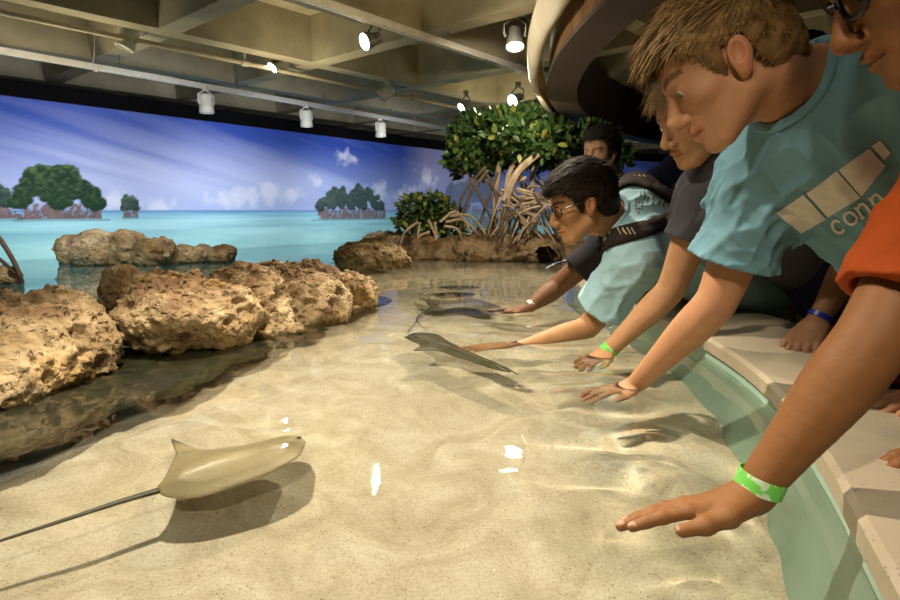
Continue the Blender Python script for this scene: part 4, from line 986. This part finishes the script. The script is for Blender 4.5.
def decal(name, bvh, polys, m, parent, n=10, off=.0015):
    """flat print pressed on to cloth: quads given by their four corners"""
    V = []; Q = []
    for quad in polys:
        a, b, c, d = [np.array(q, float) for q in quad]; k = len(V); ok = True; G = []
        for i in range(n+1):
            for j in range(n+1):
                u, v = i/n, j/n; p = (a*(1-u)+b*u)*(1-v)+(d*(1-u)+c*u)*v; G.append(surf_hit(bvh, p[0], p[1], off))
        for i in range(n):
            for j in range(n):
                ids = [i*(n+1)+j, (i+1)*(n+1)+j, (i+1)*(n+1)+j+1, i*(n+1)+j+1]
                if any(G[q] is None for q in ids): continue
                if max(np.linalg.norm(G[ids[0]]-G[q]) for q in ids[1:]) > .05: continue
                Q.append([k+q for q in ids])
        V += [g if g is not None else np.zeros(3) for g in G]
    if not Q: return None
    return link(name, mesh_np(name, V, Q), m, parent)
def stroke_quads(pts, w):
    """a pen stroke in the photograph's flat coordinates as quads"""
    out = []; pts = [np.array(p, float) for p in pts]; L_ = []
    for i, p in enumerate(pts):
        t = pts[min(i+1, len(pts)-1)]-pts[max(i-1, 0)]; t /= max(np.linalg.norm(t), 1e-6); n = np.array((-t[1], t[0]))*w/2; L_.append((p-n, p+n))
    return [(L_[i][0], L_[i+1][0], L_[i+1][1], L_[i][1]) for i in range(len(pts)-1)]
def child(root, name): return [c for c in root.children if c.name.split('.')[0] == name][0]
# ---------------------------------------------------------------- the visitors at the pool
C_teal = cloth('teal_cotton', (.18, .36, .44)); C_aqua = cloth('pale_aqua_cotton', (.40, .64, .73)); C_orange = cloth('orange_cotton', (.40, .072, .012)); C_grey = cloth('slate_grey_cotton', (.085, .085, .105))
C_dark = cloth('charcoal_cotton', (.045, .042, .055)); C_navy = cloth('navy_cotton', (.014, .017, .045)); C_green = cloth('dark_green_cotton', (.01, .06, .02)); C_khaki = cloth('khaki_cotton', (.34, .30, .22)); C_jean = cloth('dark_denim', (.02, .025, .045)); C_maroon = cloth('maroon_cotton', (.10, .012, .02))
M_lime = mat('lime_paper', (.17, .62, .10), (.62, .78, .55), scale=55, rough=.45, lo=.40, hi=.45, detail=2); M_print = mat('cream_print', (.72, .69, .62), (.63, .60, .53), scale=60, rough=.8)
M_blackp = mat('black_print', (.05, .06, .065), rough=.7); M_frame = mat('black_spectacle_frame', (.012, .011, .012), rough=.25); M_strap = cloth('black_brown_webbing', (.028, .020, .018)); M_beige = mat('beige_stitching', (.42, .35, .24), rough=.8)
def glassmat():
    T = NT('spectacle_glass'); g = T.n('BsdfPrincipled'); g.inputs['Transmission Weight'].default_value = 1; g.inputs['Roughness'].default_value = 0; g.inputs['IOR'].default_value = 1.02; return T.surf(g.outputs['BSDF'])
M_glass = glassmat()
def glasses(root, M, C, s, thick, m, half_rim=False, h=.017, w=.024):
    M = np.array(M); C = np.array(C)
    def W_(p): return (np.array(p)*s) @ M.T+C
    fr = MB()
    for sx in (-1, 1):
        ring = [W_((sx*(.033+w*math.copysign(abs(math.cos(a))**.7, math.cos(a))), .094-.010*abs(math.cos(a))*(math.cos(a) > 0), .004+h*math.copysign(abs(math.sin(a))**.7, math.sin(a)))) for a in np.linspace(0, 2*PI, 29)]
        fr.tube(ring, thick, 8, False)
    fr.tube([W_((-.010, .097, .010)), W_((0, .1, .013)), W_((.010, .097, .010))], thick, 8)
    g = fr.build('glasses', m, root, True)
    for sx in (-1, 1):
        t = MB().tube([W_((sx*.057, .085, .010)), W_((sx*.068, .070, .012)), W_((sx*.077, .03, .012)), W_((sx*.0795, -.012, .022)), W_((sx*.078, -.030, .010))], thick*1.1, 8, True).build('temple', m, g, True)
        t = MB().add([W_((sx*.033+w*.95*math.cos(a), .0935, .004+h*.95*math.sin(a))) for a in np.linspace(0, 2*PI, 25)[:-1]]+[W_((sx*.033+w*.95*math.cos(a), .0925, .004+h*.95*math.sin(a))) for a in np.linspace(0, 2*PI, 25)[:-1]], [tuple(range(24)), tuple(range(47, 23, -1))]+[(i, (i+1) % 24, 24+(i+1) % 24, 24+i) for i in range(24)]).build('glass_lens', M_glass, g)
    return g
def facing(pitch, yaw): p, y = R(pitch), R(yaw); return np.array((-math.cos(p)*math.cos(y), math.cos(p)*math.sin(y), -math.sin(p)))
# ---- the boy in the teal shirt (middle of the picture's right side)
B_RS, B_LS = at(762, 186, 1.08), at(935, 62, .82); B_E, B_W, B_T = at(716, 303, 1.12), atz(634, 386, -.006), atw(572, 398, -.060)
B_nb = at(818, 92, .99); B_hip = np.array((1.18, 1.22, .13)); B_head = at(727, 66, .94); B_f = facing(35, 15)
boy = figure('person in a teal shirt with cream blocks on the chest and short sandy hair', (.52, .27, .145), B_head, B_f, B_nb, B_RS, B_LS, B_hip, hs=.96,
    Rarm=dict(pts=(B_E, B_W, B_T), curl=(.12, .18, .12), spread=.10, thumb=.4), Larm=dict(pts=((1.02, .93, .36), (.86, .975, .105), (.77, .99, .075)), curl=(.1, .15, .1)),
    hair=dict(col=(.23, .135, .05), n=10000, thick=.011, length=.030, fringe=.8, zshift=-.013, seed=3, lift=.45, tone=.55), brow=(.12, .065, .03), shirt=C_teal, shirt_h=.0035, sleeve=.64, pants=C_jean, hz=.0017, armh=.003, look=(-.1, .92, -.36), slv_r=(.070, .080), armf=.92,
    fold=folds([(B_LS-B_E, 34, .014, B_RS*.6+B_E*.4, .17, .3), (B_hip-B_RS, 20, .012, (B_RS+B_LS)/2+np.array((.02, .02, -.06)), .24, 1.7), ((.1, .2, 1), 22, .012, B_LS*.6+B_hip*.4, .28, .9)]))
# ---- the young man in slate grey behind him
G_RS, G_LS = at(706, 196, 1.56), at(800, 150, 1.34); G_E, G_W, G_T = at(671, 290, 1.60), atz(606, 353, .004), atw(556, 371, -.06)
G_head = at(699, 116, 1.5); G_f = facing(25, -12); G_hip = np.array((1.36, 2.12, .10))
grey = figure('person in a slate grey shirt with a blond fringe, just behind the sandy haired head', (.50, .275, .14), G_head, G_f, at(752, 158, 1.58), G_RS, G_LS, G_hip,
    Rarm=dict(pts=(G_E, G_W, G_T), curl=(.30, .35, .25), spread=.12, thumb=.5, drop=.1), Larm=dict(pts=((1.14, 1.50, .25), (1.23, 1.52, .00), (1.25, 1.53, -.10))),
    hair=dict(col=(.34, .22, .085), n=5000, thick=.012, length=.032, fringe=.8, seed=5, tone=.5), brow=(.14, .08, .035), shirt=C_grey, sleeve=.45, pants=C_jean, hz=.0026, armh=.0035, look=(.1, .75, -.65), slv_r=(.062, .072), armf=.92,
    fold=folds([(G_LS-G_E, 36, .013, G_RS*.7+G_E*.3, .16, .3), (G_hip-G_RS, 10, .008, G_RS*.6+G_LS*.4, .25, 1.2)]))
wristband(grey, G_E, G_W, .95, .0245, .020, M_lime, 'lime green paper wristband')
# ---- the young man with spectacles and the backpack
A_RS, A_LS = at(636, 197, 2.16), at(636, 256, 1.80); A_E, A_W, A_T = at(588, 328, 1.90), atw(508, 345, -.03), atw(456, 350, -.05)
A_head = at(583, 205, 1.90); A_f = facing(17, -3); A_nb = at(622, 220, 1.97); A_hip = np.array((1.16, 2.16, .12))
asian = figure('person in a pale aqua shirt and spectacles wearing a dark backpack', (.46, .25, .115), A_head, A_f, A_nb, A_RS, A_LS, A_hip,
    Larm=dict(pts=(A_E, A_W, A_T), curl=(.05, .1, .1), spread=.08, thumb=.2), Rarm=dict(pts=((.72, 2.30, .18), (.86, 2.22, .11), (.78, 2.2, .08))),
    hair=dict(col=(.030, .019, .013), n=7000, thick=.014, length=.028, fringe=1.0, seed=8, tone=.8, zshift=-.012), brow=(.02, .014, .01), shirt=C_aqua, sleeve=.74, pants=C_khaki, hz=.0026, armh=.0035, slv_r=(.074, .080), armf=.92, th=.118, wid=.165, belly=1.12,
    fold=folds([(A_hip-A_LS, 22, .014, A_LS+np.array((.12, .05, -.05)), .28, .4), (A_E-A_LS, 26, .012, A_LS*.6+A_E*.4, .16, 1.4), ((.4, .2, -1), 10, .008, (A_LS+A_RS)/2+np.array((.1, 0, .05)), .2, .1)]))
glasses(asian, frame(A_f), A_head, 1.0, .0016, M_frame)
sb = bvh_of(child(asian, 'shirt'))
marks = []
for x, y in [(636, 206), (639, 203), (642, 206), (639, 209), (636, 209), (642, 209), (639, 213), (636, 203), (642, 203)]: marks += stroke_quads([(x-1, y), (x+1, y)], 1.4)
for k, (x, y) in enumerate([(641, 194), (645, 190), (645, 197), (652, 186), (656, 190), (658, 196), (660, 202), (663, 196), (664, 204), (667, 200), (653, 203), (654, 197), (648, 200)]): marks += stroke_quads([(x-1.3, y+3), (x-.4, y), (x+.5, y-3)], 1.1)
decal('back_print', sb, marks, M_blackp, asian, 2)
# backpack: straps lying on the shirt, pack on the back
pk = empty('backpack', tuple(at(675, 210, 2.05))); tag(pk, 'dark brown backpack worn over the pale aqua shirt', 'backpack')
def strap(name, pts, w, th_, parent, n=7):
    pts = [np.array(p, float) for p in pts]; dense = bez([np.append(p, 0) for p in pts], n); V = []; N = len(dense); C3 = []
    for i, p in enumerate(dense):
        t = dense[min(i+1, N-1)]-dense[max(i-1, 0)]; t = t[:2]/max(np.linalg.norm(t[:2]), 1e-6); nn = np.array((-t[1], t[0]))
        row = []
        for s_ in (-.5, -.17, .17, .5):
            q = p[:2]+nn*w*s_; h_ = None
            for k in range(16):
                h_ = surf_hit(sb, q[0], q[1]+k, off=.004)
                if h_ is not None: break
            row.append(h_)
        if any(r is None for r in row): continue
        C3.append(row)
    V = [q for row in C3 for q in row]; Q = [(i*4+k, i*4+k+1, (i+1)*4+k+1, (i+1)*4+k) for i in range(len(C3)-1) for k in range(3)]
    if not Q: return None
    o = link(name, mesh_np(name, V, Q), M_strap, parent); sd = o.modifiers.new('s', 'SOLIDIFY'); sd.thickness = th_; sd.offset = 0; return o
strap('shoulder_strap', [(597, 246), (612, 239), (630, 234), (650, 228), (672, 219)], 15, .012, pk)
strap('shoulder_strap', [(611, 190), (620, 183), (634, 180), (650, 184), (664, 193), (680, 203)], 12, .012, pk)
strap('pack_edge', [(684, 182), (679, 196), (674, 212), (671, 226)], 13, .014, pk)
slash = []
for k in range(4): slash += stroke_quads([(619+k*4, 231), (623+k*4, 237)], 1.1)
for k in range(3): slash += stroke_quads([(634+k*4, 178), (638+k*4, 182)], 1.0)
decal('strap_stitching', sb, slash, M_beige, pk, 2, .0125)
pc = (A_RS+A_LS)/2; pt = unit(A_hip-pc); pn = unit(np.cross(pt, A_RS-A_LS)); pn = pn if pn[2] > 0 else -pn
pcn = pc+pt*.30+pn*.185
sdf_obj('pack_body', [ecap(pcn-pt*.10, pcn+pt*.14, .13, .15, .055, .07, A_RS-A_LS, k=.02), ecap(pcn+pn*.05-pt*.02, pcn+pn*.05+pt*.11, .10, .11, .035, .04, A_RS-A_LS, k=.015)], .008, M_strap, pk)
# ---- the one hidden behind him: charcoal sleeve and a brown arm
D_RS, D_LS = at(607, 243, 2.42), at(660, 232, 2.34); D_E, D_W, D_T = at(556, 288, 2.45), atz(528, 308, .012), atz(494, 314, -.02)
dark = figure('person in a charcoal shirt, mostly hidden behind the backpack wearer, white wristband', (.27, .135, .07), at(590, 203, 2.52), facing(25, 8), at(615, 216, 2.5), D_RS, D_LS, (1.2, 2.75, .10),
    Rarm=dict(pts=(D_E, D_W, D_T), curl=(.05, .1, .1), spread=.05), hair=dict(col=(.02, .015, .012), n=800, seed=9), shirt=C_dark, shirt_h=.006, sleeve=.60, pants=C_jean, hz=.005, armh=.0045, slv_r=(.060, .068))
wristband(dark, D_E, D_W, .93, .0265, .018, M_can, 'white wristband')
# ---- three more in the dark hall
back = figure('dark haired person in a green shirt looking on beneath the tree crown', (.34, .19, .10), at(601, 154, 3.0), unit((-.72, -.66, -.12)), (.82, 3.06, .51), (.86, 3.22, .46), (.80, 2.88, .46), (1.2, 3.25, .10),
    Rarm=dict(pts=((1.0, 3.34, .26), (.92, 3.26, .10), (.82, 3.24, .078))), Larm=dict(pts=((.98, 2.80, .26), (.88, 2.84, .10), (.78, 2.86, .078))), hair=dict(col=(.012, .010, .009), n=1500, thick=.02, seed=12), shirt=C_green, shirt_h=.007, pants=C_jean, hz=.004, armh=.006, look=(0, 1, 0), hs=.95)
nav = figure('person in a navy shirt with small red print, head hidden behind the blond fringe', (.36, .2, .11), at(700, 122, 2.6), facing(10, 0), at(688, 158, 2.66), at(656, 186, 2.72), at(735, 178, 2.50), (1.35, 2.75, .08),
    hair=dict(col=(.02, .015, .012), n=600, seed=14), shirt=C_navy, shirt_h=.006, pants=C_jean, hz=.005, Rarm=dict(pts=((.98, 2.92, .22), (1.12, 2.80, .115), (1.03, 2.78, .08))), armh=.006, wid=.17)
nb_ = bvh_of(child(nav, 'shirt')); mk = []
for k in range(7): mk += stroke_quads([(672+k*2.6, 184-(k % 2)), (673.5+k*2.6, 188-(k % 3))], 1.3)
decal('chest_print', nb_, mk, mat('faded_red_print', (.22, .02, .03), rough=.8), nav, 2)
H_E, H_W, H_T = at(856, 258, 1.50), at(817, 322, 1.48), at(806, 343, 1.44)
H_W[2] = max(H_W[2], .085); H_T[2] = .078
hid = figure('person in a navy shirt and khaki shorts with a blue wristband, hand on coping', (.26, .135, .07), (.98, 1.74, .74), facing(25, 0), (1.03, 1.75, .58), (1.05, 1.91, .50), (1.06, 1.57, .48), (1.20, 1.78, .06),
    Larm=dict(pts=(H_E, H_W, H_T), curl=(.1, .15, .1)), hair=dict(col=(.02, .015, .012), n=600, seed=15), shirt=C_navy, shirt_h=.007, pants=C_khaki, hz=.005, armh=.004, sleeve=.5)
wristband(hid, H_E, H_W, .92, .0285, .012, mat('blue_rubber', (.01, .02, .30), rough=.4), 'blue rubber wristband')
# ---- the nearest boy: orange sleeve, spectacles, arm across the corner of the picture
O_RS = at(985, 150, .74); O_LS = np.array((.86, .46, .52)); O_E, O_W, O_T = at(872, 342, .69), atz(749, 497, .048), atz(622, 519, .014)
O_head = at(938, -42, .67); O_f = facing(30, 22); O_hip = np.array((1.22, .78, .10))
near = figure('person in an orange shirt and black spectacles, arm held just above the water', (.26, .115, .042), O_head, O_f, (.66, .66, .53), O_RS, O_LS, O_hip,
    Rarm=dict(pts=(O_E, O_W, O_T), curl=(.06, .06, .06), spread=.022, thumb=.0, drop=-.03, size=.96, up=(0, .30, 1)), Larm=dict(pts=((.96, .62, .24), (.715, .735, .105), (.635, .748, .080)), curl=(.2, .2, .2)),
    hair=dict(col=(.02, .014, .01), n=2500, seed=17), brow=(.02, .012, .01), shirt=C_orange, shirt_h=.004, sleeve=.79, pants=C_maroon, hz=.002, armh=.0022, slv_r=(.062, .067), armf=.99,
    fold=folds([(O_LS-O_E, 30, .010, O_RS*.35+O_E*.65, .15, .3)]))
glasses(near, frame(O_f), O_head, 1.0, .0034, M_frame, h=.018)
wristband(near, O_E, O_W, .90, .0275, .020, M_lime, 'lime green paper wristband', tilt=(.25, 0, -.1))
# ---- print on the teal shirt
tb = bvh_of(child(boy, 'shirt'))
decal('chest_blocks', tb, [((776, 213), (804, 194), (826, 219), (801, 233)), ((807, 193), (837, 171), (860, 197), (828, 217)), ((839, 170), (869, 148), (885, 166), (861, 196)), ((871, 146), (880, 140), (890, 152), (884, 160))], M_print, boy, 12)
bx = np.array((.83, -.56)); by = np.array((.56, .83)); q0 = np.array((838., 226.)); st = []
def lt(cx, pts, w=3.0):
    global st
    st += stroke_quads([q0+bx*(cx+x)+by*y for x, y in pts], w)
circ = lambda a0, a1, rx=5.2, ry=6.6: [(rx*math.cos(R(a)), -ry*math.sin(R(a))) for a in np.linspace(a0, a1, 12)]
lt(0, circ(45, 315)); lt(0, [(3.4, -5.8), (4.3, -2.6)], 2.4); lt(15, circ(0, 360))
for cx in (30, 47):
    lt(cx, [(-5, -6), (-5, 6.6)]); lt(cx, [(-7, -6.2), (-4, -6.2)], 2); lt(cx, [(-7.2, 6.6), (-2.6, 6.6)], 2); lt(cx, [(-4.5, -3.6), (-1, -6.2), (2.6, -5.6), (4.2, -2.5), (4.4, 6.4)]); lt(cx, [(2, 6.6), (7, 6.6)], 2)
decal('chest_lettering', tb, st, M_print, boy, 2, .0018)
# ---- cloth on the coping, lanyard over the water
mc = atz(886, 392, .0)
cb = atz(892, 388, CZ)
sdf_obj('maroon_cloth', [ell(cb+np.array((.06, .03, .022)), (.10, .09, .026), k=.02), ell(cb+np.array((.02, .06, .02)), (.06, .07, .022), k=.02), ell(cb+np.array((.11, -.02, .02)), (.07, .06, .03), k=.02), disp(lambda P: .006*np.sin(60*P[:, 1]+25*P[:, 0]+4*vnoise(P, 12))+.006*vnoise(P, 20)), half(cb+np.array((0, 0, .001)), (0, 0, -1))], .004, C_maroon)
tag(bpy.data.objects['maroon_cloth'], 'folded maroon cloth lying on the coping behind the nearest arm', 'cloth')
def lany():
    T = NT('patterned_webbing'); p = T.n('BsdfPrincipled'); p.inputs['Roughness'].default_value = .6; v = T.n('TexVoronoi'); v.inputs['Scale'].default_value = 85; T.l(coords(T), v.inputs['Vector'])
    r = ramp(T, v.outputs['Color'], [(.0, (.02, .03, .22)), (.50, (.06, .08, .33)), (.62, (.42, .42, .52)), (.8, (.35, .28, .26)), (1, (.5, .5, .55))]); T.l(r.outputs['Color'], p.inputs['Base Color']); return T.surf(p.outputs['BSDF'])
lp = [at(x, y, Y) for x, y, Y in [(606, 232, 2.56), (588, 248, 2.56), (568, 259, 2.54), (555, 263.5, 2.52), (546.5, 268.5, 2.50), (547, 273, 2.50), (553, 276.5, 2.50), (562, 279.5, 2.52), (577, 277, 2.54), (600, 262, 2.56)]]
lo_ = MB().tube(bez(lp, 8), .006, 8, flat=.3, up=(0, 0, 1)).build('lanyard', lany(), None, True); tag(lo_, 'blue and white patterned lanyard looping down beside the charcoal sleeve', 'lanyard')
# ================================================================ LIGHT
def spot(name, loc, aim, energy, color=(1, .80, .55), angle=60, blend=.6, size=.05):
    l = bpy.data.lights.new(name, 'SPOT'); l.energy = energy; l.color = color; l.spot_size = R(angle); l.spot_blend = blend; l.shadow_soft_size = size
    o = bpy.data.objects.new(name, l); COL.objects.link(o); o.location = loc
    o.rotation_euler = (Vector(aim)-Vector(loc)).to_track_quat('-Z', 'Y').to_euler(); return o
WARM = (1, .87, .67)
spot('pool_spot', (-.55, 1.2, 1.57), (-.15, 1.25, -.1), 78, WARM, 78, .8, .03)
spot('pool_spot', (-.2, -.4, 1.5), (0, .75, -.1), 30, WARM, 62, .8, .03)
spot('pool_spot', (.26, 2.6, 1.52), (-.05, 2.0, -.2), 50, WARM, 80, .8, .025)
spot('pool_spot', at(514, 50, 4.05), (.2, 3.4, -.2), 55, WARM, 85, .7, .025)
spot('rock_spot', at(365, 43, 3.8), (-.75, 2.0, .1), 36, WARM, 55, .6, .02)
spot('rock_spot', (-.2, .3, 1.5), (-1.0, 1.7, .1), 15, WARM, 60, .7, .04)
spot('bank_spot', at(512, 104, 5.4), (-.1, 4.8, .2), 30, WARM, 95, .7, .03)
spot('tree_spot', (.25, 3.4, 1.5), (.35, 5.1, .6), 34, WARM, 80, .7, .05)
spot('people_spot', (.1, 2.1, 1.52), (.75, 1.5, .25), 4, WARM, 70, .7, .05)
spot('people_spot', (-.3, .2, 1.5), (.65, .8, .3), 4.5, WARM, 70, .8, .05)
spot('tree_spot', (.5, 4.2, 1.1), (.9, 5.2, .9), 6, WARM, 100, .8, .05)  # added light for the dark right side of the crown, no fixture
spot('hall_fill', (-.1, 2.1, 1.5), (.78, 3.0, .62), 16, WARM, 30, .6, .05)  # added light on the green-shirted onlooker, no such lamp hangs here
spot('lagoon_fill', (-1.9, 3.0, 1.5), (-2.6, 4.2, 0), 26, (1, .95, .85), 95, .8, .05)  # added to brighten the lagoon, has no fixture
spot('drum_fill', (-.9, 3.0, .9), (.7, 3.2, 1.35), 24, WARM, 70, .8, .1)  # added fill in mid-air, brightens the bulkhead and its slats
COOL = (.90, .94, 1)
for (x, y, tx, ty, e) in [(-2.35, 3.25, -3.9, 4.4, 26), (-1.7, 4.3, -2.9, 5.7, 30), (-1.1, 5.2, -2.0, 6.9, 30), (-.3, 6.3, -1.0, 8.2, 28), (1.0, 7.6, .6, 9.7, 24), (2.6, 8.8, 2.6, 10.8, 22)]:
    spot('mural_fill', (x, y, 1.02), (tx, ty, .45), e, COOL, 105, .8, .25)  # added washes set below the cans to light the mural, no fixtures
for loc, e in [((-2.0, 2.0, .95), 6), ((-2.6, 4.2, 1.0), 7), ((-1.2, 4.9, 1.0), 7), ((-.2, 3.2, 1.0), 5), ((.6, 6.5, 1.0), 6), ((2.1, 4.6, .45), 3.5)]:
    l = bpy.data.lights.new('upward_fill', 'SPOT'); l.energy = e*1.5; l.color = (1, .86, .56); l.spot_size = R(150); l.spot_blend = 1; l.shadow_soft_size = .2
    o = bpy.data.objects.new('ceiling_fill', l); COL.objects.link(o); o.location = loc; o.rotation_euler = (PI, 0, 0)  # added upward fills in mid-air, brighten the ceiling and bulkhead soffit
w = bpy.data.worlds.new('world'); SC.world = w; w.use_nodes = True
w.node_tree.nodes['Background'].inputs['Color'].default_value = (.9, .85, .75, 1); w.node_tree.nodes['Background'].inputs['Strength'].default_value = .14
vs = SC.view_settings; vs.view_transform = 'Standard'; vs.look = 'None'; vs.exposure = 1.5; vs.gamma = 1; vs.use_curve_mapping = False

SC.cycles.caustics_refractive = True; SC.cycles.caustics_reflective = False; SC.cycles.blur_glossy = .3
wat.cycles.is_caustics_caster = True
for o in COL.objects:
    if o.type == 'LIGHT': o.data.cycles.is_caustics_light = True
    elif o.type == 'MESH' and o is not wat:
        if min((o.matrix_world @ Vector(c)).z for c in o.bound_box) < .02: o.cycles.is_caustics_receiver = True
